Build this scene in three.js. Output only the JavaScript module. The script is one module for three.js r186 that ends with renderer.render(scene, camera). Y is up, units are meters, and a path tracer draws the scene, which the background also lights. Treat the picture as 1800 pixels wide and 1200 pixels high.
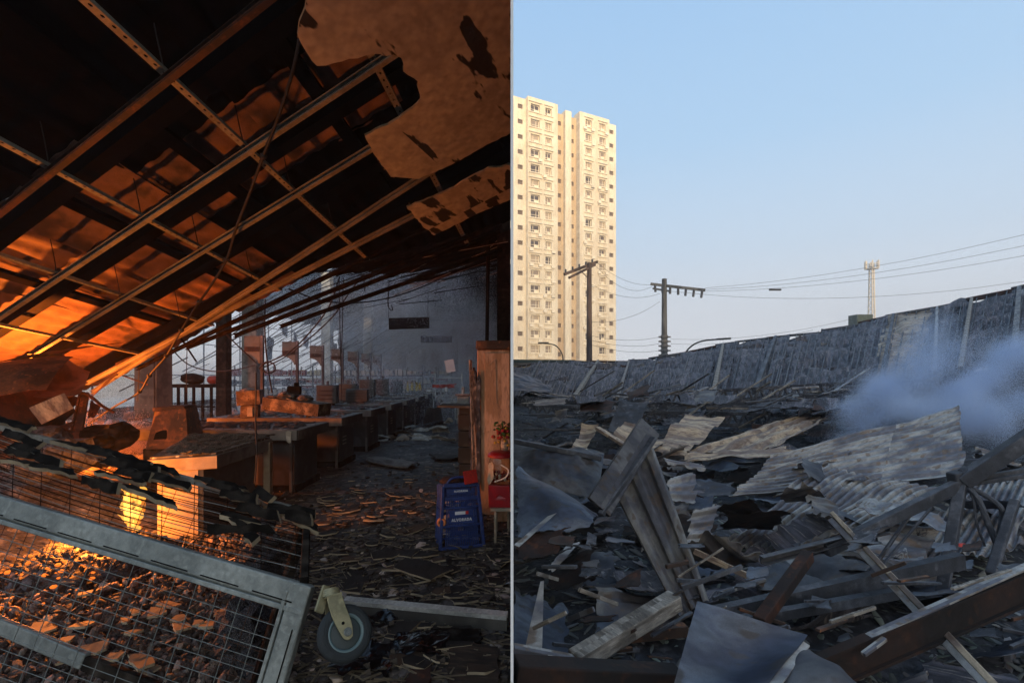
import * as THREE from 'three';
import { mergeGeometries, toCreasedNormals } from 'three/addons/utils/BufferGeometryUtils.js';
import { RoundedBoxGeometry } from 'three/addons/geometries/RoundedBoxGeometry.js';
import { FontLoader } from 'three/addons/loaders/FontLoader.js';
import { TextGeometry } from 'three/addons/geometries/TextGeometry.js';

// ---------------------------------------------------------------- camera, sky, sun, exposure
const scene = new THREE.Scene();
const EYE = 1.6, FOV = 70, F = 600 / Math.tan((FOV / 2) * Math.PI / 180), HZ = 655;
const camera = new THREE.PerspectiveCamera(FOV, 1.5, 0.05, 3000);
camera.position.set(0, EYE, 0);
camera.setViewOffset(1800, 1200, 0, 600 - HZ, 1800, 1200);
const renderer = new THREE.WebGLRenderer();
renderer.toneMapping = THREE.LinearToneMapping;
renderer.toneMappingExposure = 1.35;
renderer.shadowMap.enabled = true;

const SUN_DIR = new THREE.Vector3(0.22, 0.125, 0.96).normalize();
{
  const W = 512, H = 256, d = new Float32Array(W * H * 4);
  const stops = [[-90, .30, .29, .28], [-0.5, .42, .41, .41], [0, .80, .79, .80], [5, .70, .73, .79], [13, .49, .61, .75], [24, .345, .525, .735], [38, .27, .455, .70], [90, .19, .36, .64]];
  for (let r = 0; r < H; r++) {
    const e = ((r + .5) / H - .5) * 180;
    let k = 1; while (k < stops.length - 1 && stops[k][0] < e) k++;
    const a = stops[k - 1], b = stops[k], t = Math.min(1, Math.max(0, (e - a[0]) / (b[0] - a[0])));
    for (let c = 0; c < W; c++) {
      const az = ((c + .5) / W - .5) * 2 * Math.PI, el = e * Math.PI / 180;
      const x = Math.cos(az) * Math.cos(el), y = Math.sin(el), z = Math.sin(az) * Math.cos(el);
      const g = Math.max(0, x * SUN_DIR.x + y * SUN_DIR.y + z * SUN_DIR.z) ** 5 * (e > 0 ? 1 : 0);
      const add = [1.9 * g, 1.45 * g, .9 * g];
      for (let i = 0; i < 3; i++) d[(r * W + c) * 4 + i] = a[i + 1] + (b[i + 1] - a[i + 1]) * t + add[i];
      d[(r * W + c) * 4 + 3] = 1;
    }
  }
  const t = new THREE.DataTexture(d, W, H, THREE.RGBAFormat, THREE.FloatType);
  t.mapping = THREE.EquirectangularReflectionMapping; t.magFilter = THREE.LinearFilter; t.needsUpdate = true;
  scene.background = t; scene.environment = t;
}
const sun = new THREE.DirectionalLight(new THREE.Color().setRGB(1, .70, .35), 3.7);
sun.position.copy(SUN_DIR).multiplyScalar(150); sun.target.position.set(0, 0, -60);
sun.position.add(sun.target.position);
sun.castShadow = true; sun.shadow.mapSize.set(4096, 4096);
Object.assign(sun.shadow.camera, { left: -80, right: 80, top: 90, bottom: -40, near: 1, far: 400 });
scene.add(sun, sun.target);
scene.fog = new THREE.FogExp2(0xe4ecf4, 0.0021);

const FIRE = 15, FIRE2 = 46;   // candela of the two fires
// ---------------------------------------------------------------- helpers
let seed = 12345;
const rnd = () => { seed = (seed + 0x6d2b79f5) | 0; let t = Math.imul(seed ^ (seed >>> 15), 1 | seed); t = (t + Math.imul(t ^ (t >>> 7), 61 | t)) ^ t; return ((t ^ (t >>> 14)) >>> 0) / 4294967296; };
const rr = (a, b) => a + (b - a) * rnd();
const pick = (a) => a[Math.floor(rnd() * a.length)];
const V = (x, y, z) => new THREE.Vector3(x, y, z);
const at = (px, py, d) => V((px - 900) / F * d, EYE - (py - HZ) / F * d, -d);
const onY = (px, py, y = 0) => at(px, py, (EYE - y) * F / (py - HZ));
const hash = (x, y, z = 0) => { let h = Math.imul(x | 0, 374761393) ^ Math.imul(y | 0, 668265263) ^ Math.imul(z | 0, 2147483629); h = Math.imul(h ^ (h >>> 13), 1274126177); return ((h ^ (h >>> 16)) >>> 0) / 4294967296; };
function vnoise(x, y, per = 0, s = 0) {
  const ix = Math.floor(x), iy = Math.floor(y), fx = x - ix, fy = y - iy, m = (v) => per ? ((v % per) + per) % per : v;
  const u = fx * fx * (3 - 2 * fx), v = fy * fy * (3 - 2 * fy);
  const a = hash(m(ix), m(iy), s), b = hash(m(ix + 1), m(iy), s), c = hash(m(ix), m(iy + 1), s), d = hash(m(ix + 1), m(iy + 1), s);
  return (a + (b - a) * u) + ((c + (d - c) * u) - (a + (b - a) * u)) * v;
}
const fbm = (x, y, per, oct = 5, s = 0) => { let v = 0, a = .5, p = per; for (let o = 0; o < oct; o++) { v += a * vnoise(x, y, p, s + o); x *= 2; y *= 2; p *= 2; a *= .5; } return v / (1 - Math.pow(.5, oct)); };
const clamp = (x, a = 0, b = 1) => Math.min(b, Math.max(a, x));
const sm = (a, b, x) => { const t = clamp((x - a) / (b - a)); return t * t * (3 - 2 * t); };

// textures: fn(u, v) -> [r, g, b] in 0..1 (sRGB values for colour maps)
function tex(n, fn, srgb = true, rep = 1) {
  const d = new Uint8Array(n * n * 4);
  for (let j = 0; j < n; j++) for (let i = 0; i < n; i++) {
    const c = fn(i / n, j / n), o = (j * n + i) * 4;
    for (let k = 0; k < 3; k++) d[o + k] = clamp(Array.isArray(c) ? c[k] : c) * 255;
    d[o + 3] = 255;
  }
  const t = new THREE.DataTexture(d, n, n, THREE.RGBAFormat);
  t.wrapS = t.wrapT = THREE.RepeatWrapping; t.magFilter = THREE.LinearFilter; t.minFilter = THREE.LinearMipmapLinearFilter; t.generateMipmaps = true;
  if (srgb) t.colorSpace = THREE.SRGBColorSpace;
  t.repeat.set(rep, rep); t.needsUpdate = true;
  return t;
}
const mix3 = (a, b, t) => [a[0] + (b[0] - a[0]) * t, a[1] + (b[1] - a[1]) * t, a[2] + (b[2] - a[2]) * t];
const rgb = (h) => [(h >> 16 & 255) / 255, (h >> 8 & 255) / 255, (h & 255) / 255];
// a blotchy material: ground colour, second colour in patches, specks
function blotch(c1, c2, c3, { n = 512, per = 6, lo = .4, hi = .6, fine = .25, speck = .0, sx = 1, sy = 1, s = 0, rep = .5 } = {}) {
  const a = rgb(c1), b = rgb(c2), c = rgb(c3);
  return tex(n, (u, v) => {
    const big = fbm(u * per * sx, v * per * sy, 0 || per * Math.max(sx, sy), 5, s), small = fbm(u * per * 6 * sx, v * per * 6 * sy, per * 6 * Math.max(sx, sy), 3, s + 20);
    let k = mix3(a, b, sm(lo, hi, big + (small - .5) * .35));
    k = mix3(k, c, speck * sm(.62, .75, fbm(u * per * 4 * sx, v * per * 4 * sy, per * 4 * Math.max(sx, sy), 3, s + 40)));
    const f = 1 + (small - .5) * 2 * fine + (hash(u * n, v * n, s) - .5) * fine * .6;
    return k.map((x) => x * f);
  }, true, rep);
}
const bumpTex = tex(512, (u, v) => fbm(u * 12, v * 12, 12, 6, 77), false, 1);
const fineBump = tex(512, (u, v) => fbm(u * 40, v * 40, 40, 4, 99), false, 1);
function mat(o) {
  const { bump = 0, fine, dull, ...r } = o;
  const m = new THREE[dull ? 'MeshPhysicalMaterial' : 'MeshStandardMaterial']({ roughness: .85, side: THREE.DoubleSide, ...r }); if (dull) m.specularIntensity = .06;
  if (bump) { m.bumpMap = fine ? fineBump : bumpTex; m.bumpScale = bump; }
  return m;
}
const T = {
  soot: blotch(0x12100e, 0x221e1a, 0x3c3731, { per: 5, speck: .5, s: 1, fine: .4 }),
  floor: blotch(0x2b2926, 0x45413b, 0x857d72, { per: 7, speck: .55, s: 2, fine: .5, rep: .4, n: 1024 }),
  ash: blotch(0x6d675c, 0x3b352d, 0xb5afa2, { per: 7, speck: .7, s: 3, fine: .4, rep: .8 }),
  galv: blotch(0xb9bdba, 0x979c9a, 0xd0d3cf, { per: 8, speck: .4, s: 4, fine: .16, rep: 1.6 }),
  rust: blotch(0x5b3a26, 0x33241b, 0x86552f, { per: 6, speck: .6, s: 5, fine: .3, rep: 1 }),
  deck: blotch(0x6a5144, 0x2b221e, 0x785c4c, { per: 4, lo: .45, hi: .66, speck: .3, s: 6, fine: .25, rep: .35 }),
  board: blotch(0x6b5a49, 0x463b31, 0x7d6b58, { per: 4, speck: .3, s: 7, fine: .16, rep: .5 }),
  wood: blotch(0x3a2d22, 0x1f1913, 0x5c4c3c, { per: 4, sx: 1, sy: 5, speck: .5, s: 8, fine: .35, rep: 1 }),
  palewood: blotch(0x8d867c, 0x5e574f, 0xb5aea3, { per: 4, sx: 1, sy: 6, speck: .5, s: 9, fine: .3, rep: 1 }),
  zinc: blotch(0x97948f, 0x605e63, 0x6f5c4c, { per: 5, sx: 1, sy: 2, speck: .75, s: 10, fine: .26, rep: .6, n: 1024 }),
  beige: blotch(0xb09c82, 0x75655a, 0x5e4a3c, { per: 5, sx: 1, sy: 4, speck: .6, s: 11, fine: .22, rep: .6 }),
  dark: blotch(0x4a4c52, 0x33353b, 0x6a6b70, { per: 6, speck: .5, s: 12, fine: .35, rep: .6 }),
  char: blotch(0x33343a, 0x4b4a4d, 0x7d7875, { per: 9, speck: .6, s: 13, fine: .5, rep: .5 }),
  plaster: blotch(0xb8b4a8, 0x8f8a7e, 0xd2cec4, { per: 5, speck: .4, s: 14, fine: .12, rep: .5 }),
  cab: blotch(0xb89274, 0x94704f, 0x5f4634, { per: 4, sx: 4, sy: 1, speck: .3, s: 15, fine: .12, rep: .8 }),
  card: blotch(0x867762, 0x4c4137, 0x2a241f, { per: 6, speck: .7, s: 18, fine: .3, rep: 1.2 }),
  column: blotch(0x77746e, 0x4b4843, 0x908c84, { per: 4, speck: .4, s: 16, fine: .2, rep: .4 }),
};
T.streak = blotch(0x5a565c, 0x37353a, 0x958a80, { per: 3, sx: 10, sy: 1, speck: .7, s: 17, fine: .35, rep: .5 });
const M = {
  card: mat({ map: T.card, bump: .012, roughness: .95 }), cart: mat({ map: T.galv, color: 0xb4b8b5, metalness: .25, roughness: .5, bump: .0015, fine: 1 }),
  streak: mat({ map: T.streak, roughness: .85, bump: .02 }), streakLight: mat({ map: T.streak, color: 0xffffff, roughness: .8, bump: .02 }),
  soot: mat({ dull: 1, map: T.soot, bump: .01 }), floor: mat({ map: T.floor, bump: .03, roughness: .7 }), ash: mat({ map: T.ash, bump: .02, roughness: 1 }),
  galv: mat({ map: T.galv, metalness: .25, roughness: .5, bump: .0015, fine: 1 }), rail: mat({ map: T.galv, color: 0xb8b3aa, metalness: .15, roughness: .6, bump: .003, fine: 1 }),
  rust: mat({ map: T.rust, roughness: .85, bump: .004 }), sootShadeDeck: mat({ dull: 1, map: T.soot, color: 0x4a4644, roughness: .9, bump: .006 }), deck: mat({ map: T.deck, roughness: .75, bump: .006 }), railDark: mat({ dull: 1, map: T.soot, color: 0xd0c8c0, roughness: .7, bump: .003 }), railRust: mat({ map: T.rust, color: 0xb8aea4, roughness: .7, bump: .004 }), beam: mat({ dull: 1, map: T.soot, color: 0x4c5054, roughness: .6, bump: .004 }),  // deck soot is blackened further, shade put into its colour
  board: mat({ map: T.board, roughness: .95, bump: .006 }), paleEdge: mat({ map: T.plaster, color: 0xd8cdb8, roughness: 1, bump: .006, fine: 1 }),
  wood: mat({ map: T.wood, bump: .008 }), palewood: mat({ map: T.palewood, bump: .008, roughness: .9 }),
  zinc: mat({ map: T.zinc, metalness: .2, roughness: .6, bump: .002 }), zincDark: mat({ map: T.zinc, color: 0x93959d, metalness: .2, roughness: .6, bump: .003 }),
  darkBrown: mat({ map: T.rust, color: 0x75706e, roughness: .9, bump: .006 }), zincMid: mat({ map: T.zinc, color: 0xc4c0bc, metalness: .15, roughness: .6, bump: .003 }), zincBlue: mat({ map: T.zinc, color: 0x8f9cb4, metalness: .25, roughness: .55, bump: .003 }),
  beige: mat({ map: T.beige, roughness: .7, bump: .003 }), dark: mat({ map: T.dark, bump: .006, roughness: .75 }), char: mat({ map: T.char, bump: .03, roughness: .95 }),
  plaster: mat({ map: T.plaster, bump: .004, roughness: .9 }), cab: mat({ map: T.cab, bump: .002, roughness: .6 }), column: mat({ map: T.column, bump: .004 }),
  columnWarm: mat({ map: T.column, color: 0xc9b6a8, bump: .004 }), black: mat({ dull: 1, color: 0x0d0c0b, roughness: .8 }), cable: mat({ color: 0x141210, roughness: .7 }),
  brownpaint: mat({ map: T.rust, color: 0xa8978c, bump: .004 }), grey: mat({ map: T.column, color: 0x9a9c98, bump: .002 }), counterTop: mat({ map: T.ash, color: 0xf2f2f2, bump: .003, roughness: .7 }),
  counterBody: mat({ map: T.column, color: 0xe8eaec, bump: .002, roughness: .75 }), counterDark: mat({ map: T.column, color: 0xa2abb2, bump: .003, roughness: .6 }),
};

// geometry
function uvBox(g, k = 1) {
  g = g.index ? g.toNonIndexed() : g;
  if (!g.attributes.normal) g.computeVertexNormals();
  const p = g.attributes.position, uv = new Float32Array(p.count * 2), a = V(0, 0, 0), b = V(0, 0, 0), c = V(0, 0, 0);
  for (let i = 0; i < p.count; i += 3) {
    a.fromBufferAttribute(p, i); b.fromBufferAttribute(p, i + 1).sub(a); c.fromBufferAttribute(p, i + 2).sub(a); b.cross(c);
    const x = Math.abs(b.x), y = Math.abs(b.y), z = Math.abs(b.z), ax = x > y && x > z ? 0 : y > z ? 1 : 2;
    for (let j = i; j < i + 3; j++) { a.fromBufferAttribute(p, j); uv[j * 2] = k * (ax === 0 ? a.z : a.x); uv[j * 2 + 1] = k * (ax === 1 ? a.z : a.y); }
  }
  g.setAttribute('uv', new THREE.BufferAttribute(uv, 2));
  return g;
}
const box = (w, h, d, x = 0, y = 0, z = 0, ry = 0, rx = 0, rz = 0) => {
  const g = uvBox(new RoundedBoxGeometry(w, h, d, 1, Math.min(.012, w * .2, h * .2, d * .2))), e = new THREE.Euler(rx, ry, rz, 'YXZ');
  return g.applyMatrix4(new THREE.Matrix4().makeRotationFromEuler(e).setPosition(x, y, z));
};
const plainBox = (w, h, d, x = 0, y = 0, z = 0) => uvBox(new THREE.BoxGeometry(w, h, d)).translate(x, y, z);
// a frame whose z runs from a to b
function along(a, b, up = V(0, 1, 0), roll = 0) {
  const z = b.clone().sub(a).normalize(), x = up.clone().cross(z).normalize();
  if (x.lengthSq() < .01) x.set(1, 0, 0);
  const y = z.clone().cross(x);
  const m = new THREE.Matrix4().makeBasis(x, y, z); if (roll) m.multiply(new THREE.Matrix4().makeRotationZ(roll));
  return m.setPosition(a.clone().add(b).multiplyScalar(.5));
}
// beams with different sections: 'box', 'C', 'L', 'I', 'T'
function bar(a, b, w, h, { kind = 'box', roll = 0, t = .006, up, warp = 0 } = {}) {
  const L = a.distanceTo(b);
  let gs;
  if (kind === 'box') gs = [new RoundedBoxGeometry(w, h, L, 1, Math.min(.008, w * .2, h * .2))];
  else if (kind === 'C') gs = [new THREE.BoxGeometry(t, h, L).translate(-w / 2, 0, 0), new THREE.BoxGeometry(w, t, L).translate(t / 2, h / 2 - t / 2, 0), new THREE.BoxGeometry(w, t, L).translate(t / 2, -h / 2 + t / 2, 0)];
  else if (kind === 'L') gs = [new THREE.BoxGeometry(t, h, L).translate(-w / 2, 0, 0), new THREE.BoxGeometry(w, t, L).translate(t / 2, -h / 2 + t / 2, 0)];
  else if (kind === 'T') gs = [new THREE.BoxGeometry(t, h - t, L).translate(0, t / 2, 0), new THREE.BoxGeometry(w, t, L).translate(0, -h / 2, 0)];
  else gs = [new THREE.BoxGeometry(t, h - 2 * t, L), new THREE.BoxGeometry(w, t, L).translate(0, h / 2 - t / 2, 0), new THREE.BoxGeometry(w, t, L).translate(0, -h / 2 + t / 2, 0)];
  const g = mergeGeometries(gs.map((x) => uvBox(x)));
  if (kind === 'box' && warp) { const p = g.attributes.position; for (let i = 0; i < p.count; i++) { const k = vnoise(p.getZ(i) * 3 + 7, L * 9) - .5; p.setX(i, p.getX(i) + k * warp); } }
  return g.applyMatrix4(along(a, b, up, roll));
}
const tube = (pts, r, seg, rad = 5) => { const c = new THREE.CatmullRomCurve3(pts); return new THREE.TubeGeometry(c, seg ?? Math.max(6, pts.length * 6), r, rad); };
const rod = (a, b, r, n = 6) => { const L = a.distanceTo(b); return new THREE.CylinderGeometry(r, r, L, n).rotateX(Math.PI / 2).applyMatrix4(along(a, b)); };
// a sheet with thickness over four corners: p00, p10 along u; p01, p11 the other side
function sheet([p00, p10, p11, p01], { nu = 24, nv = 24, ribs = 0, amp = .02, crumple = 0, cs = 2, sag = 0, th = .004, rag = 0, s = 1, trap = true, holes = 0, curl = 0 } = {}) {
  const P = [], U = [], lu = (p00.distanceTo(p10) + p01.distanceTo(p11)) / 2, lv = (p00.distanceTo(p01) + p10.distanceTo(p11)) / 2;
  const n = p10.clone().sub(p00).cross(p01.clone().sub(p00)).normalize();
  const pt = (u, v, o) => {
    if (rag) { const e = 4 * Math.max(0, .25 - Math.min(u, 1 - u)), f = 4 * Math.max(0, .25 - Math.min(v, 1 - v)); u += (u < .5 ? 1 : -1) * e * e * rag * fbm(v * 9 + s, s * 3.1, 0, 3); v += (v < .5 ? 1 : -1) * f * f * rag * fbm(u * 9 + s * 2, s * 1.7, 0, 3); }
    const q = p00.clone().lerp(p10, u).lerp(p01.clone().lerp(p11, u), v);
    let h = 0;
    if (ribs) { const w = Math.sin(v * ribs * 2 * Math.PI); h += amp * (trap ? clamp(w * 1.8, -1, 1) : w); }
    if (crumple) h += crumple * (fbm(u * lu * cs + s * 5, v * lv * cs + s * 3, 0, 4) - .5) * 2;
    h += sag * Math.sin(u * Math.PI) * Math.sin(v * Math.PI) + curl * (u * u + v * v - u - v);
    return q.addScaledVector(n, h + o);
  };
  const idx = [], N = (nu + 1) * (nv + 1);
  for (const o of [th / 2, -th / 2]) for (let j = 0; j <= nv; j++) for (let i = 0; i <= nu; i++) { P.push(...pt(i / nu, j / nv, o).toArray()); U.push(i / nu * lu, j / nv * lv); }
  const q = (a, b, c, d) => idx.push(a, b, c, a, c, d), id = (i, j) => j * (nu + 1) + i;
  for (let j = 0; j < nv; j++) for (let i = 0; i < nu; i++) {
    q(id(i, j), id(i + 1, j), id(i + 1, j + 1), id(i, j + 1));
    q(N + id(i, j), N + id(i, j + 1), N + id(i + 1, j + 1), N + id(i + 1, j));
  }
  for (let i = 0; i < nu; i++) { q(id(i, 0), N + id(i, 0), N + id(i + 1, 0), id(i + 1, 0)); q(id(i, nv), id(i + 1, nv), N + id(i + 1, nv), N + id(i, nv)); }
  for (let j = 0; j < nv; j++) { q(id(0, j), id(0, j + 1), N + id(0, j + 1), N + id(0, j)); q(id(nu, j), N + id(nu, j), N + id(nu, j + 1), id(nu, j + 1)); }
  const g = new THREE.BufferGeometry();
  g.setAttribute('position', new THREE.Float32BufferAttribute(P, 3)); g.setAttribute('uv', new THREE.Float32BufferAttribute(U, 2)); g.setIndex(idx);
  const f = toCreasedNormals(g, .6); return f;
}
// a flat plate from an outline in pixels, on the plane through three points; sides get the second material
function plate(origin, ex, ey, outline, th, holes = [], steps = 1) {
  const x = ex.clone().normalize(), nrm = x.clone().cross(ey).normalize(), y = nrm.clone().cross(x);
  const sh = new THREE.Shape(outline.map(([a, b]) => new THREE.Vector2(a, b)));
  for (const h of holes) sh.holes.push(new THREE.Path(h.map(([a, b]) => new THREE.Vector2(a, b))));
  const g = new THREE.ExtrudeGeometry(sh, { depth: th, bevelEnabled: false, steps });
  return g.applyMatrix4(new THREE.Matrix4().makeBasis(x, y, nrm).setPosition(origin));
}
// ragged polygon: refine an outline with noise
function ragged(pts, step, amp, sd = 1) {
  const o = [];
  for (let i = 0; i < pts.length; i++) {
    const [ax, ay] = pts[i], [bx, by] = pts[(i + 1) % pts.length], L = Math.hypot(bx - ax, by - ay), n = Math.max(1, Math.round(L / step));
    for (let k = 0; k < n; k++) { const t = k / n, e = k ? (hash(i * 31 + k, sd * 7) - .5) * 2 * amp : 0; o.push([ax + (bx - ax) * t + (by - ay) / L * e, ay + (by - ay) * t - (bx - ax) / L * e]); }
  }
  return o;
}
function shardGeo(sd, r, th) {
  const n = 4 + Math.floor(hash(sd, 1) * 3), pts = [];
  for (let i = 0; i < n; i++) { const a = (i + hash(sd, i, 3) * .7) / n * 2 * Math.PI, q = r * (.5 + .7 * hash(sd, i, 5)); pts.push([Math.cos(a) * q, Math.sin(a) * q * (.45 + .4 * hash(sd, 9))]); }
  const g = new THREE.ExtrudeGeometry(new THREE.Shape(ragged(pts, r * .35, r * .05, sd).map(([a, b]) => new THREE.Vector2(a, b))), { depth: th, bevelEnabled: false });
  return g.rotateX(-Math.PI / 2);
}
function lumpGeo(sd, r, det = 2, amp = .4, flat = .7) {
  const g = new THREE.IcosahedronGeometry(r, det), p = g.attributes.position, v = V(0, 0, 0);
  for (let i = 0; i < p.count; i++) {
    v.fromBufferAttribute(p, i);
    const k = 1 + amp * 2 * (fbm(v.x / r * 1.7 + sd * 3 + 9, v.y / r * 1.7 + v.z / r * 1.3 + 20, 0, 4) - .5);
    p.setXYZ(i, v.x * k, v.y * k * flat, v.z * k);
  }
  g.computeVertexNormals(); return uvBox(g);
}
// objects
const taken = new Map();
const numbered = (n) => { const k = taken.get(n) ?? 0; taken.set(n, k + 1); return k ? n + '_' + String(k).padStart(3, '0') : n; };
const lit = (m) => { m.castShadow = m.receiveShadow = true; return m; };
function info(o, label, category, group) { o.userData = { label, category }; if (group) o.userData.group = group; return o; }
const clean = (g) => { for (const k of Object.keys(g.attributes)) if (!['position', 'normal', 'uv'].includes(k)) g.deleteAttribute(k); return g; };
const merge = (gs) => mergeGeometries(gs.map((g) => { g = g.index ? g.toNonIndexed() : g.clone(); if (!g.attributes.uv) uvBox(g); clean(g); g.clearGroups(); return g; }));
// keeps a thing on its own side of the partition
function side(g) {
  g.computeBoundingBox(); const b = g.boundingBox, mid = (b.min.x + b.max.x) / 2, p = g.attributes.position;
  if (b.min.z < -45) return g;
  if (mid < 0 && b.max.x > -.006) { for (let i = 0; i < p.count; i++) if (p.getX(i) > -.006) p.setX(i, -.006); g.computeBoundingBox(); }
  if (mid > 0 && b.min.x < .006 && b.max.z < 0) { for (let i = 0; i < p.count; i++) if (p.getX(i) < .006) p.setX(i, .006); g.computeBoundingBox(); }
  return g;
}
// one-mesh thing, geometry given in world coordinates
function one(name, label, category, geo, m, group) {
  const g = side(Array.isArray(geo) ? merge(geo) : geo);
  const b = g.boundingBox, c = V((b.min.x + b.max.x) / 2, b.min.y, (b.min.z + b.max.z) / 2);
  g.translate(-c.x, -c.y, -c.z);
  const o = lit(new THREE.Mesh(g, m)); o.name = numbered(name); o.position.copy(c); scene.add(o);
  return info(o, label, category, group);
}
// thing with parts [name, geometry or geometries (world), material, sub-parts, kind]
function make(name, label, category, parts, group) {
  const root = new THREE.Group(); root.name = numbered(name); info(root, label, category, group);
  const bb = new THREE.Box3(), list = [];
  const prep = (p) => { const g = side(Array.isArray(p[1]) ? merge(p[1]) : p[1]); bb.union(g.boundingBox); return { p, g, kids: (p[3] || []).map(prep) }; };
  for (const p of parts) list.push(prep(p));
  const c = V((bb.min.x + bb.max.x) / 2, bb.min.y, (bb.min.z + bb.max.z) / 2); root.position.copy(c);
  const done = new Set();
  const put = (e, parent) => {
    if (!done.has(e.g)) { e.g.translate(-c.x, -c.y, -c.z); done.add(e.g); }
    const m = lit(new THREE.Mesh(e.g, e.p[2])); m.name = e.p[0]; if (e.p[4]) m.userData = e.p[4]; parent.add(m); e.kids.forEach((k) => put(k, m));
  };
  list.forEach((e) => put(e, root)); scene.add(root); return root;
}
function struct(name, geo, m) { const o = lit(new THREE.Mesh(Array.isArray(geo) ? merge(geo) : geo, m)); o.name = name; o.userData.kind = 'structure'; scene.add(o); return o; }
function copyOf(root, label, pos, ry = 0) { const r = root.clone(); r.name = numbered(root.name.replace(/_\d{3}$/, '')); r.userData = { ...root.userData, label }; r.position.copy(pos); r.rotation.y = ry; scene.add(r); return r; }
function scatter(name, label, geo, m, mats, parent = scene, category = 'debris') {
  const o = new THREE.InstancedMesh(geo, m, mats.length); mats.forEach((x, i) => { o.setMatrixAt(i, x.m || x); if (x.c) o.setColorAt(i, x.c); });
  o.name = parent === scene ? numbered(name) : name; lit(o); o.userData = { kind: 'stuff', ...(parent === scene ? { label, category } : {}) }; parent.add(o); return o;
}
const place = (p, s = 1, e = new THREE.Euler(rr(0, 6.3), rr(0, 6.3), rr(0, 6.3))) => new THREE.Matrix4().compose(p, new THREE.Quaternion().setFromEuler(e), typeof s === 'number' ? V(s, s, s) : s);
const gauss = () => (rnd() + rnd() + rnd() + rnd() - 2) * 1.0;
// ---------------------------------------------------------------- ground, hall shell
struct('ground', uvBox(new THREE.PlaneGeometry(700, 700).rotateX(-Math.PI / 2)), mat({ map: blotch(0x8a8378, 0x7f786e, 0x979085, { per: 6, speck: .3, s: 30, rep: .06 }), bump: .01 }));
const HALL = { x0: -14, z0: 4, z1: -46, top: 6.6 };
struct('floor', uvBox(new THREE.PlaneGeometry(14, 50).rotateX(-Math.PI / 2).translate(-7.004, .004, -21)), M.floor);
{
  // partition along the hall, white edge towards the viewer
  const g = new THREE.BoxGeometry(.0075, 7.2, 44.7, 1, 1, 1).translate(0, 3.6, -1.3 - 22.35), w = mat({ color: 0xe6e6e4, roughness: .8 });
  const o = lit(new THREE.Mesh(uvBoxGroups(g), [mat({ map: T.plaster, bump: .004 }), M.soot, w, w, w, w])); o.name = 'partition_wall'; o.userData.kind = 'structure'; scene.add(o);
}
function uvBoxGroups(g) { const gr = g.groups.slice(), n = uvBox(g); n.clearGroups(); gr.forEach((q) => n.addGroup(q.start, q.count, q.materialIndex)); return n; }
{
  // what is left of the hall roof: the slab at the back, with burnt-through holes
  const sh = new THREE.Shape(ragged([[-14.2, 25], [-9, 24], [-4.5, 21], [-1.5, 18], [-.006, 17], [-.006, 46], [-14.2, 46]], .7, .25, 4).map(([a, b]) => new THREE.Vector2(Math.min(a, -.006), b)));
  const spots = [];
  const hole = (x, z, r, k) => { if (spots.some(([a, b, q]) => Math.hypot(a - x, b - z) < q + r + .15)) return; spots.push([x, z, r]); const p = []; for (let i = 0; i < 7; i++) { const a = -i / 7 * 6.283, q = r * (.5 + .7 * hash(k, i, 9)); p.push(new THREE.Vector2(x + Math.cos(a) * q, z + Math.sin(a) * q)); } sh.holes.push(new THREE.Path(p)); };
  for (let k = 0; k < 9; k++) hole(rr(-9, -1), rr(26, 44), rr(.07, .16), k);
  for (let k = 0; k < 26; k++) hole(rr(-13.4, -7), rr(28, 44), rr(.08, .4), k + 50);
  for (let k = 0; k < 9; k++) hole(rr(-13, -10.6), rr(29, 43), rr(.7, 1.1), k + 90);
  const g = new THREE.ExtrudeGeometry(sh, { depth: .06, bevelEnabled: false }).rotateX(-Math.PI / 2).translate(0, HALL.top, 0);
  struct('roof', g, M.soot);
}
struct('back_wall', box(14, 7, .2, -7.01, 3.5, -46.2), mat({ map: T.plaster, color: 0xb8b8b8, bump: .004 }));
struct('left_wall', [box(.25, 1.6, 33, -14.15, 5.85, -29.5), box(.25, 7, 6, -14.15, 3.5, -43), box(.25, .35, 27, -14.15, .175, -26.6)], mat({ map: T.plaster, color: 0x8a8784, bump: .004 }));
// purlins under the hall roof
for (let k = 0; k < 11; k++) { const z = -24.8 - k * 2.0; one('roof_purlin', k < 3 ? 'dark steel purlin at the front of the remaining hall roof' : 'far dim purlin lost in smoke under the hall roof', 'beam', bar(V(-13.9, HALL.top - .16, z), V(-.02, HALL.top - .16, z), .1, .26, { kind: 'I', t: .012 }), M.beam, k < 3 ? 'purlins at the front of the hall roof' : 'purlins far back under the hall roof'); }
// glazing frame of the long left opening
{
  const parts = [];
  for (let k = 0; k <= 9; k++) { const z = -13.4 - k * 2.96; parts.push(['mullion', box(.05, 4.75, .05, -14.1, .35 + 2.37, z), M.dark]); }
  for (const y of [1.5, 2.9, 4.2]) parts.push(['transom', box(.03, .035, 26.6, -14.1, y, -26.7), M.dark]);
  make('window_frame', 'long burnt-out window frame without glass along the bright left side of the hall', 'window frame', parts);
}
// left boards still hanging in the opening
for (let k = 0; k < 9; k++) {
  const z = -26 - k * 1.6 + rr(-.4, .4), y1 = rr(3.3, 5), w = rr(.5, 1.4), h = rr(.6, 2.2);
  one('torn_sheet', 'torn wall sheet dangling in the bright opening on the left side', 'sheet', sheet([V(-13.9, y1, z), V(-13.7, y1 - rr(-.3, .3), z - w), V(-13.6, y1 - h, z - w * rr(.3, 1)), V(-13.9, y1 - h * rr(.6, 1), z)], { nu: 8, nv: 8, crumple: .1, rag: .5, s: k }), M.soot, 'torn sheets in the left opening');
}

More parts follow.
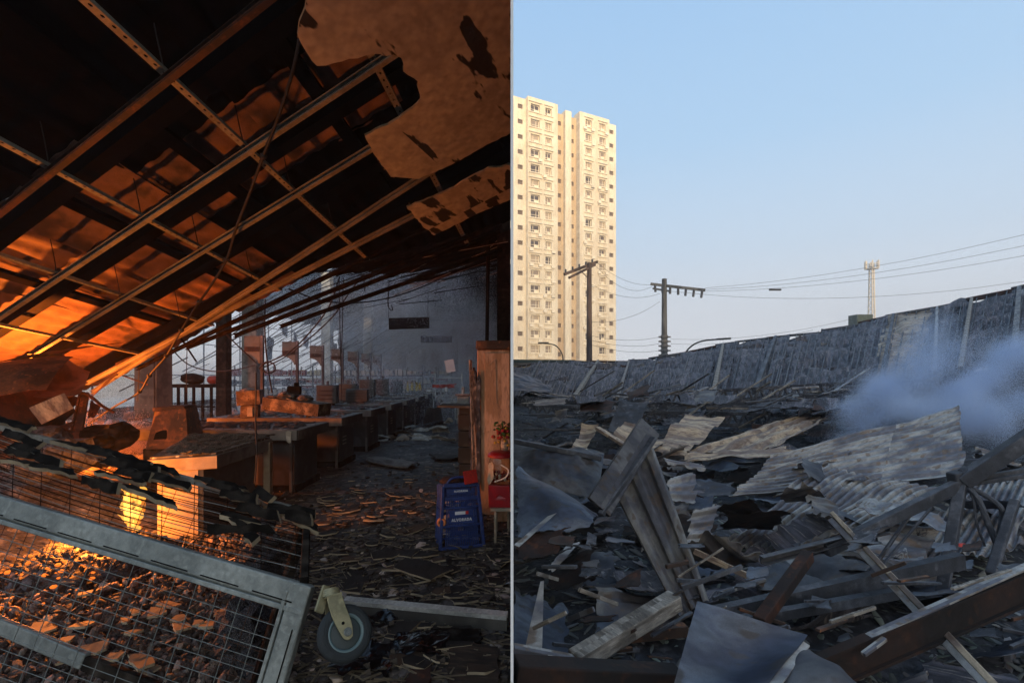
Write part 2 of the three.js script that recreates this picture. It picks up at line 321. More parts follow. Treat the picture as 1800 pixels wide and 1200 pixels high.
// ---------------------------------------------------------------- collapsed ceiling
const CP = V(-1.42, 3.74, -2.8), CU = V(-2.72, -1, -1).normalize(), CV = V(.117, -.146, -1).normalize(), CN = CV.clone().cross(CU).normalize(); if (CN.y < 0) CN.negate();
const ceil = (s, t, o = 0) => CP.clone().addScaledVector(CU, s).addScaledVector(CV, t).addScaledVector(CN, o);
const sMin = (t) => (-1.40 + .115 * t) / .887;
const CY = CN.clone().cross(CU).normalize(); if (CY.dot(CV) < 0) CY.negate();
function onCeil(px, py, o = 0) { const r = at(px, py, 1).sub(camera.position), q = CP.clone().addScaledVector(CN, o), k = q.clone().sub(camera.position).dot(CN) / r.dot(CN), p = camera.position.clone().addScaledVector(r, k); return p; }
const onCeil2 = (o) => ([px, py]) => { const p = onCeil(px, py, o).sub(CP); return [p.dot(CU), p.dot(CY)]; };
{
  // roof deck above the grid, in sheets
  const edges = [-9, -.41, .88, 2.17, 3.46, 4.75, 6.04, 7.4], parts = [];
  const tFar = (s) => s >= 2 ? 3.55 : 3.55 + (2 - s) * .42;
  for (let k = 0; k < edges.length - 1; k++) {
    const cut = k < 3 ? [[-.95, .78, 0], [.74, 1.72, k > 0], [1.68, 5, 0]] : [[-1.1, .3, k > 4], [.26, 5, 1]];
    for (const [t0, t1r, bare] of cut) {  // bare picks the lighter fire-lit tone; the other panels are painted as shade
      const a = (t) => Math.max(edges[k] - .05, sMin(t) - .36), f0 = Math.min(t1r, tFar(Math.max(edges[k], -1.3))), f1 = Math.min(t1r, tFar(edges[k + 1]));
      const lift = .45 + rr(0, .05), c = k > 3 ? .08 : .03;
      parts.push(['roof_sheet', sheet([ceil(edges[k + 1], t0, lift), ceil(edges[k + 1], f1, lift), ceil(a(f0), f0, lift), ceil(a(t0), t0, lift)], { nu: 30, nv: 40, ribs: 5, amp: .01, crumple: c, cs: 1.2, s: k + t0, th: .006 }), bare ? M.deck : M.sootShadeDeck]);
    }
  }
  make('sagging_roof_deck', 'sagging metal roof deck glowing orange above the fallen ceiling grid', 'roof deck', parts);
}
// beams between deck and grid
const beamSpec = [[-.35, -1.3, 5.4, .2, 'uppermost dark steel beam nearly lost in the black above the grid'], [.32, -1.5, 6.6, .24, 'wide dark steel beam behind the second ceiling rail'], [1.15, -1.4, 6.9, .2, 'dark steel beam running above the third ceiling rail'], [1.95, -1.3, 6.6, .26, 'brown lit steel beam just above the lowest long rail'], [2.75, -1.25, 6.2, .22, 'rearmost steel beam at the fallen edge of the ceiling']];
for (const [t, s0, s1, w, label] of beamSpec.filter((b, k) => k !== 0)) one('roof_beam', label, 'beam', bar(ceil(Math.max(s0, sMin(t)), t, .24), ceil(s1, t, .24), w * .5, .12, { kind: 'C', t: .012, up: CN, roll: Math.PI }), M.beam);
for (const [s, t0, t1, label] of [[1.5, -1, 3, 'flat cross joist above the grid in the upper middle of the ceiling'], [2.75, -1.2, 3.2, 'sooty cross joist painted in shade tone above the grid on the left'], [4.2, -.8, 3.2, 'orange lit cross joist low in the fallen ceiling'], [.2, -1, 3.4, 'black cross joist behind the torn plasterboard']]) one('cross_joist', label, 'joist', bar(ceil(s, t0, .36), ceil(s, t1, .36), .12, .05, { up: CN }), M.sootShadeDeck);  // joists coloured near black for the shade of the upper ceiling
// the long rails
const railSpec = [
  [-1.55, 3.6, 0, 0, 'uppermost long ceiling rail with a bright grey upper flange'],
  [-1.5, 5.6, .78, .78, 'second long ceiling rail from the top, ending at the left edge of the photo'],
  [-1.42, 5.28, 1.44, 1.49, 'third long ceiling rail, its free end pale against the dark metal heap'],
  [-1.2, 6.25, 2.05, 2.89, 'long warm-lit rail that reaches lowest towards the metal heap'],
  [-1.25, 5.9, 2.7, 2.6, 'orange lit rail just inside the fallen edge of the ceiling'],
  [-1.1, 5.2, 3.2, 2.95, 'thin rail along the fallen edge of the ceiling'],
  [-.95, 4.2, 3.7, 3.05, 'rail beyond the fallen edge, crossing in front of the windows'],
  [-.9, 3.4, 4.2, 3.25, 'short rail at the rear, dark against the smoky hall'],
  [-.85, 2.7, 4.6, 3.5, 'rearmost short rail under the black far ceiling'],
];
railSpec.forEach(([s0, s1, t0, t1, label], k) => { const a = ceil(Math.max(s0, sMin(t0)), t0, k > 4 ? rr(-.05, .1) : 0), b = ceil(s1, t1, k > 4 ? rr(-.1, .05) : 0); one('ceiling_rail', label, 'ceiling rail', [bar(a, b, .04, .046, { kind: 'C', t: .004, up: CN, roll: k ? 0 : .15 }), bar(a.clone().addScaledVector(CN, -.028), b.clone().addScaledVector(CN, -.024), .042, .004, { up: CN })], k === 0 ? M.railRust : k > 4 ? M.railDark : M.rail); });  // rear rails take a darker tone, painting the falloff of the firelight
// perforated bars that cross them
function perforated(a, b, w) {
  const L = a.distanceTo(b), holes = [];
  for (let x = .06; x < L - .06; x += .07) { const h = []; for (let i = 0; i < 6; i++) { const q = -i / 6 * 6.283; h.push([x + Math.cos(q) * .014, Math.sin(q) * .009]); } holes.push(h); }
  const ex = b.clone().sub(a).normalize(), ey = CN.clone().cross(ex);
  const f = plate(a, ex, ey, [[0, -w / 2], [L, -w / 2], [L, w / 2], [0, w / 2]], .004, holes);
  return merge([f, bar(a.clone().addScaledVector(ey, w / 2 * -1), b.clone().addScaledVector(ey, -w / 2), .004, .035, { up: CN })]);
}
for (const [s, t0, t1, label] of [[-.41, -.4, 4, 'perforated cross bar above the torn plasterboard'], [.88, -1.1, 3.2, 'perforated cross bar running down from the top edge of the photo'], [2.17, -.9, 2.9, 'perforated cross bar through the middle of the left ceiling'], [3.46, -.6, 2.9, 'perforated orange cross bar low in the left ceiling'], [4.75, .3, 2.9, 'perforated cross bar lowest beside the metal heap']]) one('perforated_bar', label, 'ceiling bar', perforated(ceil(s, t0, .06), ceil(s, t1, .06), .055), M.rail);
// short hanger clips at the crossings
{
  const hang = [];
  for (const s of [.88, 2.17, 3.46]) for (const t of [.0, .78, 1.46, 2.3]) hang.push([s, t]);
  hang.forEach(([s, t]) => one('hanger_wire', 'thin black hanger wire between roof deck and ceiling rail', 'hanger', tube([ceil(s, t, .44), ceil(s + .02, t + .03, .2), ceil(s - .01, t, .0)], .005, 6, 4), M.cable, 'hanger wires of the ceiling grid'));
}
// torn plasterboard
const boardSoot = mat({ bump: .005, roughness: .95, map: tex(1024, (u, v) => { const b = mix3(rgb(0xaaa79c), rgb(0x868279), fbm(u * 5, v * 5, 5, 5, 61)), k = sm(.635, .67, fbm(u * 16, v * 5, 80, 5, 62)), f = 1 + (fbm(u * 60, v * 60, 60, 2, 63) - .5) * .3; return mix3(b, rgb(0x15120f), k * .92).map((x) => x * f); }, true, .35) });
const brd = (o, pts, sd) => { const o2 = pts.map(onCeil2(o)); return ragged(o2, .05, .012, sd); };
const fringe = (o, path, n, w) => { const ms = []; for (let i = 0; i < n; i++) { const k = rnd() * (path.length - 1), j = Math.floor(k), f = k - j, p = onCeil(path[j][0] + (path[j + 1][0] - path[j][0]) * f + rr(0, w), path[j][1] + (path[j + 1][1] - path[j][1]) * f + rr(-w / 3, w / 3), o); ms.push(lumpGeo(i, rr(.006, .015), 1, .5, .7).translate(p.x, p.y, p.z)); } return ms; };
make('torn_plasterboard', 'big torn brown plasterboard hanging at the top with a bite out of its edge', 'plasterboard', [
  ['board', plate(CP.clone().addScaledVector(CN, -.05), CU, CY, brd(-.05, [[541, -70], [535, 10], [522, 58], [556, 112], [600, 104], [640, 94], [690, 92], [704, 98], [708, 122], [734, 140], [738, 172], [700, 204], [640, 235], [662, 275], [686, 308], [735, 312], [800, 282], [897, 230], [897, -70]], 3), .018), [boardSoot, M.paleEdge]],
  ['torn_paper', fringe(-.035, [[641, 238], [663, 276], [686, 306]], 90, 26), M.board], ['torn_paper', fringe(-.035, [[524, 58], [535, 85], [556, 111]], 60, 22), M.board],
]);
make('torn_plasterboard', 'smaller brown plasterboard drooping below the big one at the right', 'plasterboard', [
  ['board', plate(CP.clone().addScaledVector(CN, -.07), CU, CY, brd(-.07, [[714, 361], [745, 350], [790, 330], [858, 292], [897, 288], [897, 348], [840, 372], [790, 398], [762, 411], [748, 400]], 5), .018), [boardSoot, M.paleEdge]],
  ['torn_paper', fringe(-.05, [[716, 362], [750, 402]], 40, 18), M.board],
]);
one('ceiling_strip', 'pale splintered lath under the rear ceiling left of the smaller plasterboard', 'lath', bar(at(612, 445, 7.2), at(742, 398, 6.8), .05, .012), M.palewood);
one('ceiling_strip', 'thin lath high at the right under the black ceiling', 'lath', bar(at(725, 424, 7.4), at(775, 404, 7.2), .05, .012), M.palewood);
one('ceiling_strip', 'long dark lath along the black far ceiling', 'lath', bar(at(640, 462, 8.2), at(897, 380, 7.4), .08, .02), M.wood);
// far ceiling that still hangs, beyond the fallen part
for (let k = 0; k < 9; k++) {
  const z = 7.6 + k * .62, xl = -3.1 - rr(0, .9) + k * .16;
  one('ceiling_layer', 'sooty ceiling strip still hanging over the aisle at the right', 'ceiling layer', sheet([V(xl, 3.05 + .1 * k + rr(-.08, .05), -z), V(-.03, 4.15 + .03 * k, -z + .15), V(-.03, 4.17 + .03 * k, -z - .55), V(xl + rr(-.4, .4), 3.1 + .1 * k + rr(-.1, .1), -z - .5)], { nu: 16, nv: 5, crumple: .05, s: k, rag: .3 }), M.soot, 'sooty strips of the far ceiling');
}
one('far_ceiling', 'black soot-covered ceiling slab over the aisle at the right', 'ceiling', sheet([V(-3.5, 3.35, -6.4), V(-.01, 4.42, -6.2), V(-.01, 4.62, -13.2), V(-3.3, 4.1, -13)], { nu: 30, nv: 40, crumple: .12, cs: .9, s: 77, rag: .1, th: .03 }), M.sootShadeDeck);
for (let k = 0; k < 26; k++) { const d = rr(7.2, 12.5), x = rr(-3.8, -.4), y = 3.0 + (x + 3.8) * .32 + rr(-.1, .15), l = rr(.5, 1.8); one('dangling_rod', 'thin bent rod dangling from the edge of the far ceiling', 'rod', rod(V(x, y, -d), V(Math.min(-.06, x + l), y + l * rr(.1, .4), -d - rr(-.3, .3)), rr(.006, .014)), pick([M.wood, M.soot, M.palewood]), 'thin rods dangling from the far ceiling'); }

// ---------------------------------------------------------------- columns
function column(px0, px1, d, top, m, label, base, foot) {
  const w = (px1 - px0) / F * d, c = at((px0 + px1) / 2, HZ, d);
  const parts = [['shaft', box(w, top, w, c.x, top / 2, c.z), m]];
  if (base) parts.push(['base', box(w * 1.35, base, w * 1.35, c.x, base / 2, c.z), M.grey]);
  if (foot) parts.push(['corner_trim', box(w * .22, top - .02, w * .1, c.x + w * .32, top / 2, c.z + w * .53), M.columnWarm]);
  make('column', label, 'column', parts);
}
column(250, 289, 11.6, 5.4, M.columnWarm, 'thick grey column at the left with a pinkish corner strip', .55, true);
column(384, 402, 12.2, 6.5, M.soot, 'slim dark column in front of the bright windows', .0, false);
column(431, 457, 13.6, 6.5, M.column, 'pale grey column right of the slim dark one', 0, false);
column(567, 583, 24, 6.5, M.plaster, 'light column far back between the lane signs', 0, false);
column(641, 654, 33, 6.5, M.plaster, 'farthest light column, dim in the smoke', 0, false);
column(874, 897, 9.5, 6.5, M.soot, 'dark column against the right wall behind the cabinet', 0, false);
one('drain_pipe', 'dark vertical pipe left of the column at the right wall', 'pipe', rod(at(858, 420, 9.3), V(at(854, 700, 9.3).x, .1, -9.3), .035, 10), M.soot);

// ---------------------------------------------------------------- collapsed rods in front of the windows
{
  const parts = [];
  for (let k = 0; k < 130; k++) {
    const z = -rr(14.5, 38), x = rr(-13.4, -9.4), y = .9 + rnd() * 3.6, l = rr(1.2, 4.2), sl = rr(.45, .75);
    const a = V(x, y, z), b = V(Math.min(-6, x + l), y + l * sl, z - rr(-.6, 1.2)); if (b.y > 6.3) continue;
    parts.push(['rod', rod(a, b, rr(.008, .022), 5), pick([M.dark, M.soot, M.grey])]);
  }
  make('collapsed_rod_lattice', 'tangle of thin collapsed rods sloping across the bright left windows', 'rod tangle', parts);
}
for (let k = 0; k < 14; k++) { const z = -rr(24, 41), x = rr(-13, -9.5), y = rr(2.6, 4.6), w = rr(1, 2.6); one('fallen_roof_sheet', 'fallen roof sheet hanging slantwise in the smoky far left of the hall', 'roof sheet', sheet([V(x, y, z), V(x + w, y + w * .6, z - .3), V(x + w + .3, y + w * .6 + .5, z - 1.6), V(x, y + .4, z - 1.4)], { nu: 10, nv: 10, ribs: 5, amp: .02, crumple: .12, rag: .6, s: k }), M.soot, 'fallen roof sheets in the far left'); }

// ---------------------------------------------------------------- checkout counters
const lumps = [0, 1, 2, 3, 4].map((k) => lumpGeo(k + 3, 1, 1, .6, .6));
function rubbleOn(x0, x1, z0, z1, y, n, r0, r1, seedy) { const a = []; for (let k = 0; k < n; k++) { const s = rr(r0, r1); a.push(place(V(rr(x0, x1), y + s * .2, rr(z0, z1)), V(s * rr(.7, 1.6), s * rr(.35, .8), s * rr(.7, 1.5)), new THREE.Euler(0, rr(0, 6.3), rr(-.3, .3)))); } return a; }
const NC = 9, czOf = (i) => -(4.62 + 1.7 * i);
const ords = ['nearest, lit orange by the fire,', 'second, with a pale drip,', 'third', 'fourth', 'fifth', 'sixth', 'seventh', 'eighth', 'farthest, beside the grey post,'];
{
  // the nearest counter stands skewed
  const prism = (pts, y0, y1) => { const sh = new THREE.Shape(pts.map(([x, z]) => new THREE.Vector2(x, -z))); return uvBox(new THREE.ExtrudeGeometry(sh, { depth: y1 - y0, bevelEnabled: true, bevelSize: .006, bevelThickness: .006, bevelSegments: 1 }).rotateX(-Math.PI / 2).translate(0, y0, 0)); };
  const W = mat({ map: T.plaster, color: 0xd8c8b4, bump: .002 });
  const c = make('checkout_counter', 'nearest checkout counter, standing skewed, its front lit orange by the fire', 'checkout counter', [
    ['counter_top', prism([[-3.16, -4.26], [-2.74, -4.5], [-2.80, -5.62], [-3.86, -5.9]], .83, .86), M.counterTop],
    ['front_edge', prism([[-3.175, -4.24], [-2.725, -4.485], [-2.745, -4.52], [-3.18, -4.28]], .725, .835), W], ['side_edge', prism([[-2.722, -4.49], [-2.785, -5.63], [-2.82, -5.63], [-2.755, -4.52]], .72, .835), M.counterBody],
    ['body', prism([[-3.13, -4.31], [-2.86, -4.43], [-3.1, -5.7], [-3.7, -5.75]], 0, .82), W], ['side_panel', prism([[-2.858, -4.435], [-2.83, -4.46], [-2.88, -5.45], [-3.1, -5.6]], 0, .82), M.counterDark],
    ['corner_leg', prism([[-2.83, -5.56], [-2.77, -5.56], [-2.78, -5.64], [-2.84, -5.64]], 0, .8), W],
  ]);
  const ms = []; for (let k = 0; k < 520; k++) { const t = rnd(), u = rnd(), x0 = -3.12 + t * -.66, x1 = -2.8 - t * .02, z = -4.4 - t * 1.35, s = rr(.01, .04); ms.push({ m: place(V(x0 + (x1 - x0) * u, .865 + .03 * rnd() * (1 - Math.abs(u - .4)), z), V(s * rr(.7, 1.6), s * rr(.35, .8), s), new THREE.Euler(0, rr(0, 6.3), rr(-.3, .3))).premultiply(new THREE.Matrix4().makeTranslation(-c.position.x, -c.position.y, -c.position.z)) }); }
  scatter('burnt_rubble', '', lumps[0], M.ash, ms, c);
}
for (let i = 1; i < NC; i++) {
  const z = czOf(i), L = i === 0 ? .95 : 2.2, xr = -2.78 - i * .012, dz = i === 0 ? 1.0 : 1.05, zc = z - dz / 2, xm = xr - L / 2, yt = .86;
  const parts = [
    ['counter_top', box(L, .05, dz, xm, yt - .025, zc), M.counterTop],
    ['top_edge', [box(L + .02, .13, .03, xm, yt - .07, z + .01), box(.03, .13, dz, xr + .006, yt - .07, zc)], i ? M.counterBody : M.counterTop],
    ['end_cabinet', box(.5, yt - .13, dz * .72, xr - .36, (yt - .13) / 2, zc - .04), i > 3 && i < 8 ? M.grey : M.counterDark],
    ['body', box(Math.max(.3, L - .75), yt - .2, dz * .55, xm - .3, (yt - .2) / 2, zc - .1), M.counterBody],
    ['plinth', box(.56, .1, dz * .78, xr - .36, .05, zc - .04), M.soot],
    ['front_panel', box(i ? .04 : .5, yt - .13, .03, i ? xr - .12 : xr - .62, (yt - .13) / 2, z - .1), M.counterBody],
  ];
  if (i === 1) parts.push(['molten_strip', sheet([V(xr - .16, yt + .01, z + .03), V(xr - .03, yt + .01, z + .03), V(xr - .04, yt - .2, z + .05), V(xr - .12, yt - .17, z + .05)], { nu: 6, nv: 6, crumple: .02, rag: .4 }), M.plaster]);
  if (i > 1) parts.push(['vent', [0, 1, 2].map((k) => box(.012, .02, .16, xr - .1, .5 - k * .06, zc + .1)), M.plaster]);
  const c = make('checkout_counter', `burnt checkout counter, ${ords[i]} in the row`, 'checkout counter', parts);
  const mats = rubbleOn(xr - L * .9, xr - .08, z - dz * .92, z - .06, yt, i < 2 ? 420 : i < 5 ? 160 : 50, .01, i < 2 ? .035 : .05).map((m) => ({ m: m.premultiply(new THREE.Matrix4().makeTranslation(-c.position.x, -c.position.y, -c.position.z)) }));
  scatter('burnt_rubble', '', lumps[i % 5], i % 2 ? M.char : M.ash, mats, c);
}
// things on the counters
{
  const c = at(310, 780, 6.0), y0 = .86, p = [];
  const sq = (w0, w1, y0, y1, n) => { const g = new THREE.CylinderGeometry(w1 * .707, w0 * .707, y1 - y0, 4, 5).rotateY(Math.PI / 4 + .2).translate(c.x, (y0 + y1) / 2, c.z); const q = g.attributes.position; for (let i = 0; i < q.count; i++) { const k = (fbm(q.getX(i) * 14, q.getY(i) * 14 + q.getZ(i) * 9 + n, 0, 3) - .5) * .05; q.setX(i, q.getX(i) + k); q.setZ(i, q.getZ(i) + k); } g.computeVertexNormals(); return uvBox(g.toNonIndexed()); };
  make('burnt_register', 'scorched orange-brown tapered register box standing beyond the nearest counter', 'cash register', [['casing', sq(.46, .32, .70, 1.17, 1), M.rust], ['cap', box(.34, .05, .34, c.x - .02, 1.17, c.z, .2, 0, .05), M.rust], ['opening', box(.16, .16, .04, c.x - .06, .84, c.z + .2, .2), M.black], ['stand', box(.5, .7, .45, c.x, .35, c.z), M.soot]]);
}
{
  const c = at(440, 720, 8.1); make('burnt_register', 'beige half-melted register on the second counter beside a hanging wire', 'cash register', [['casing', [box(.36, .24, .28, c.x, 1.19, c.z, .25, 0, .06), lumpGeo(41, .15, 2, .3, .5).translate(c.x - .03, 1.27, c.z)], M.card], ['foot', box(.26, .2, .24, c.x, .96, c.z, .3), M.card], ['slot', box(.08, .15, .02, c.x + .06, .96, c.z + .13, .3), M.plaster]]);
}
{
  const a = at(480, 718, 7.9), m = box(.95, .2, .42, at(522, 715, 7.9).x, 1.06, -7.9, -.1, 0, -.12);
  make('collapsed_carton', 'long slanting charred carton heaped with ash on the third counter', 'carton', [['box', m, M.card], ['lid', sheet([V(a.x - .25, 1.24, -7.68), V(a.x + .72, 1.06, -7.62), V(a.x + .75, 1.1, -8.2), V(a.x - .22, 1.3, -8.22)], { crumple: .06, rag: .4, th: .012 }), M.card], ['ash_heap', [lumpGeo(51, .16, 2, .4, .5).translate(at(505, 695, 7.9).x, 1.22, -7.9), lumpGeo(52, .12, 2, .4, .6).translate(at(538, 697, 7.9).x, 1.18, -7.85)], M.ash]]);
  one('black_box', 'small black charred box on top of the slanting carton', 'box', merge([box(.2, .14, .2, at(517, 690, 7.95).x, 1.31, -7.95, .3), box(.08, .08, .08, at(521, 683, 7.95).x, 1.4, -7.95, .5)]), M.soot);
}
const mons = [[576, 694, 11.2, .44, .42], [612, 697, 12.6, .42, .42], [646, 694, 14.2, .42, .5], [672, 688, 15.8, .4, .5], [697, 690, 17.4, .4, .4], [628, 712, 11.8, .5, .3]];
mons.forEach(([px, py, d, w, h], k) => {
  const c = at(px, py, d), y = Math.max(.9 + h / 2, c.y - .05);
  make('register_screen', ['dark register with reddish lines on the fourth counter', 'dark register just right of the reddish one', 'tall black register in the middle of the row', 'black register with a pale rim farther back', 'last black register before the yellow bags', 'low dark hooded register in front of the others'][k], 'cash register', [['casing', box(w, h, .3, c.x, y, c.z, .15), M.counterDark], ['foot', box(w * .6, y - h / 2 - .8, .2, c.x, (y - h / 2 + .8) / 2, c.z), M.dark], ['antenna', box(.05, .1, .05, c.x, y + h / 2 + .04, c.z), M.dark], ['keypad', [0, 1, 2].map((j) => box(w * .7, .02, .015, c.x, y - h * .25 + j * h * .22, c.z + .16, .15)), k ? M.grey : M.brownpaint]]);
});
// lane signs
const lsg = ['nearest lane sign, dark with a curved lower edge, beside the pale grey column', 'second lane sign from the left, dark blue-grey', 'third lane sign, with a hooked cable hanging before it', 'lane sign just left of the light column', 'fifth lane sign in the receding row', 'sixth lane sign in the receding row', 'farthest lane sign, nearly lost in smoke'];
lsg.forEach((label, k) => {
  const d = 9.3 + 1.7 * k, x = -4.8 - .08 * k, z = -d, w = .3, t = .06;
  const sh = new THREE.Shape(); sh.moveTo(0, 2.3); sh.lineTo(-w, 2.3); sh.lineTo(-w, 1.98); sh.quadraticCurveTo(-.06, 1.93, -.03, 1.78); sh.lineTo(0, 1.78);
  const g = new THREE.ExtrudeGeometry(sh, { depth: t, bevelEnabled: false }).translate(x, 0, z - t / 2);
  make('lane_sign', label, 'lane sign', [['sign_box', g, M.counterDark], ['band', box(w * .96, .09, .006, x - w / 2, 2.05, z + t / 2 + .004), M.brownpaint], ['pole', box(.06, 2.32, .06, x + .03, 1.16, z), M.dark], ['foot', box(.16, .03, .16, x + .03, .89, z), M.dark]]);
});
one('end_post', 'pale grey post at the far end of the counter row', 'post', box(.22, .95, .12, at(754, 690, 18.6).x, .475, -18.6), M.galv);
// ---------------------------------------------------------------- back of the hall
{
  const t = make('yellow_bag_rack', 'rack of yellow bags at the end of the counter row', 'rack', [['frame', [bar(at(765, 705, 17.6), at(765, 655, 17.6), .03, .03), bar(at(812, 705, 17.6), at(812, 655, 17.6), .03, .03), bar(at(765, 664, 17.6), at(812, 664, 17.6), .03, .03), bar(at(765, 695, 17.6), at(812, 695, 17.6), .03, .03)], M.galv]]);
  const Y = mat({ color: 0x9a8426, roughness: .6 });
  for (const [px, n] of [[716, 1], [724, 2], [732, 3], [738, 4]]) { const c = at(px, 679, 17.3); one('yellow_bag', 'yellow plastic bag hanging on the rack among its neighbours', 'bag', sheet([V(c.x - .09, c.y - .22, c.z), V(c.x + .1, c.y - .22, c.z + .03), V(c.x + .03, c.y + .22, c.z), V(c.x - .03, c.y + .22, c.z)], { nu: 8, nv: 10, crumple: .09, cs: 7, s: n, rag: .4 }), Y, 'yellow bags on the rack'); }
}
{
  const c = at(794, 690, 17), W = mat({ color: 0xd8d8d4 });
  one('hanging_card', 'tilted white card hanging in the smoke at the right', 'card', box(.28, .38, .006, at(791, 643, 15).x, at(791, 643, 15).y, -15, .2, 0, .2), W);
  const r = bar(at(760, 678, 15.5), at(802, 675, 15.5), .05, .03); one('red_bunting', 'red and white bunting strung above the far trolley', 'bunting', [r, ...[765, 772, 779, 786, 794].map((p, k) => sheet([at(p - 4, 676, 15.5), at(p + 4, 676, 15.45), at(p + 6, 682, 15.5), at(p - 6, 681, 15.5)], { nu: 5, nv: 5, crumple: .08, cs: 9, s: k }))], mat({ color: 0xa8483c }));
  one('paper_tag', 'small white paper tag hanging from the red bunting', 'tag', box(.08, .13, .004, at(784, 684, 15.4).x, at(784, 684, 15.4).y, -15.4), W);
  const wires = []; for (let k = 0; k < 9; k++) { const px = 761 + k * 5; wires.push(rod(at(px, 679, 15.8), at(px, 702, 15.8), .008, 4)); } for (const y of [680, 688, 695, 702]) wires.push(rod(at(760, y, 15.8), at(802, y, 15.8), .008, 4));
  make('wire_trolley', 'wire trolley standing far back under the red bunting', 'trolley', [['basket', wires, M.galv], ['leg', bar(at(762, 702, 15.8), at(762, 737, 15.8), .03, .03), M.galv], ['leg', bar(at(800, 702, 15.8), at(800, 737, 15.8), .03, .03), M.galv]]);
  make('pale_crate_stack', 'pale stack of crates at the far right beside the charred upright', 'crates', [['crate', box(.36, .5, .4, at(814, 690, 15).x, .3, -15), M.plaster], ['crate', box(.36, .32, .4, at(814, 690, 15).x, .72, -15, .06), M.plaster], ['lid', box(.44, .06, .46, at(814, 690, 15).x, .93, -15), M.beige], ['bottle', rod(V(at(814, 690, 15).x, .95, -15), V(at(814, 690, 15).x, 1.16, -15), .05, 8), M.plaster]]);
}
one('hanging_sign', 'upper black hanging sign board in the blue smoke', 'sign', box(.075 * 17, .36, .08, at(719, 568, 15.5).x, at(719, 568, 15.5).y, -15.5, .06, 0, .035), M.black);
one('hanging_sign', 'lower and farther black hanging sign board in the smoke', 'sign', box(1.35, .3, .08, at(767, 596, 21).x, at(767, 596, 21).y, -21), M.black);
for (const [a, b, d, l] of [[683, 558, 15.5, 'wire holding the left end of the upper sign'], [752, 556, 15.5, 'wire holding the right end of the upper sign']]) one('sign_wire', l, 'wire', rod(at(a, b, d), V(at(a, b, d).x, 6.5, -d), .008, 4), M.cable);
// gondola shelves with merchandise
const merch = [0x6b5a50, 0x8a8a86, 0x4c5a66, 0x7a4038, 0xa59a80, 0x3b4a44].map((c) => mat({ color: c, roughness: .9 }));
for (let k = 0; k < 8; k++) {
  const z = -(21 + (k % 4) * 3.1), x = k < 4 ? -10.5 + rr(-.3, .3) : -5.6 + rr(-.3, .3), w = 3.4, parts = [];
  for (let j = 0; j < 4; j++) parts.push(['shelf', box(w, .03, .5, x, .2 + j * .42, z), M.dark]);
  for (const s of [-1, 0, 1]) parts.push(['upright', box(.05, 1.9, .06, x + s * w / 2, .95, z - .2), M.dark]);
  for (let j = 0; j < 4; j++) { const g = []; for (let q = 0; q < 16; q++) g.push(plainBox(rr(.08, .2), rr(.1, .3), rr(.1, .3), x - w / 2 + .1 + q * .2, .34 + j * .42, z + rr(-.05, .08))); parts.push(['goods', g, merch[(k + j) % 6], [], { kind: 'stuff' }]); }
  make('shelf_unit', `${k < 4 ? 'left-hand' : 'right-hand'} shelf unit, ${['front', 'second', 'third', 'rearmost'][k % 4]} of its row at the back of the hall`, 'shelf', parts);
}
for (let k = 0; k < 7; k++) { const x = -9 + k * 1.35, h = rr(2.4, 4.2); one('display_board', `tall pale display board number ${k + 1} from the left against the dim back wall`.replace(/number (\d)/, (m, n) => ['first', 'second', 'third', 'fourth', 'fifth', 'sixth', 'seventh'][n - 1]), 'board', box(rr(.6, 1.1), h, .08, x, h / 2, -40 - rr(0, 2)), k % 2 ? M.column : M.columnWarm); }
// clutter between shelves and counters
{
  const a = []; for (let k = 0; k < 900; k++) a.push({ m: place(V(rr(-12.5, -3.4), rr(.02, .5) * rnd(), -rr(10, 30)), V(rr(.05, .3), rr(.04, .25), rr(.05, .3))), c: new THREE.Color().setHSL(rr(0, .12), rr(0, .2), rr(.08, .4)) });
  scatter('hall_litter', 'burnt litter strewn between the counters and the windows', lumps[1], mat({ color: 0xffffff }), a, scene, 'litter');
}
{
  const T2 = [], d = 12.4; const A = (px, y) => V(at(px, HZ, d).x, y, -d);
  for (const px of [300, 313, 326, 340, 356, 371, 384]) T2.push(['leg', box(.06, 1.25, .06, A(px, 0).x, .62, -d), M.soot]);
  T2.push(['table_top', box(1.28, .08, .6, A(342, 0).x, 1.27, -d), M.soot], ['rail', box(1.26, .04, .04, A(342, 0).x, .75, -d + .2), M.soot], ['rail', box(1.26, .04, .04, A(342, 0).x, .4, -d + .2), M.soot]);
  make('burnt_table', 'black burnt table frame with many legs in front of the bright windows', 'table', T2);
  one('charred_lump', 'black charred bundle lying on the burnt table', 'bundle', lumpGeo(61, .28, 3, .3, .6).scale(1, .85, .8).translate(A(338, 0).x, 1.45, -d), M.soot);
  one('red_bucket', 'dull red bundle beside the slim column on the burnt table', 'bundle', lumpGeo(66, .14, 2, .3, .8).translate(A(374, 0).x, 1.42, -d), mat({ color: 0x7a3a34 }));
}
// rubble behind the nearest counter
{
  const g = [], w = 7, l = 6; const pg = new THREE.PlaneGeometry(w, l, 90, 80).rotateX(-Math.PI / 2), p = pg.attributes.position;
  for (let i = 0; i < p.count; i++) { const x = p.getX(i), z = p.getZ(i), e = sm(0, .25, .5 - Math.abs(x / w)) * sm(0, .25, .5 - Math.abs(z / l)); p.setY(i, e * (.38 + .7 * (fbm(x * 1.3 + 9, z * 1.3 + 4, 0, 6) - .4))); }
  pg.computeVertexNormals(); const h = struct('rubble_mound', uvBox(pg).translate(-7.2, .006, -9.2), M.ash);
}
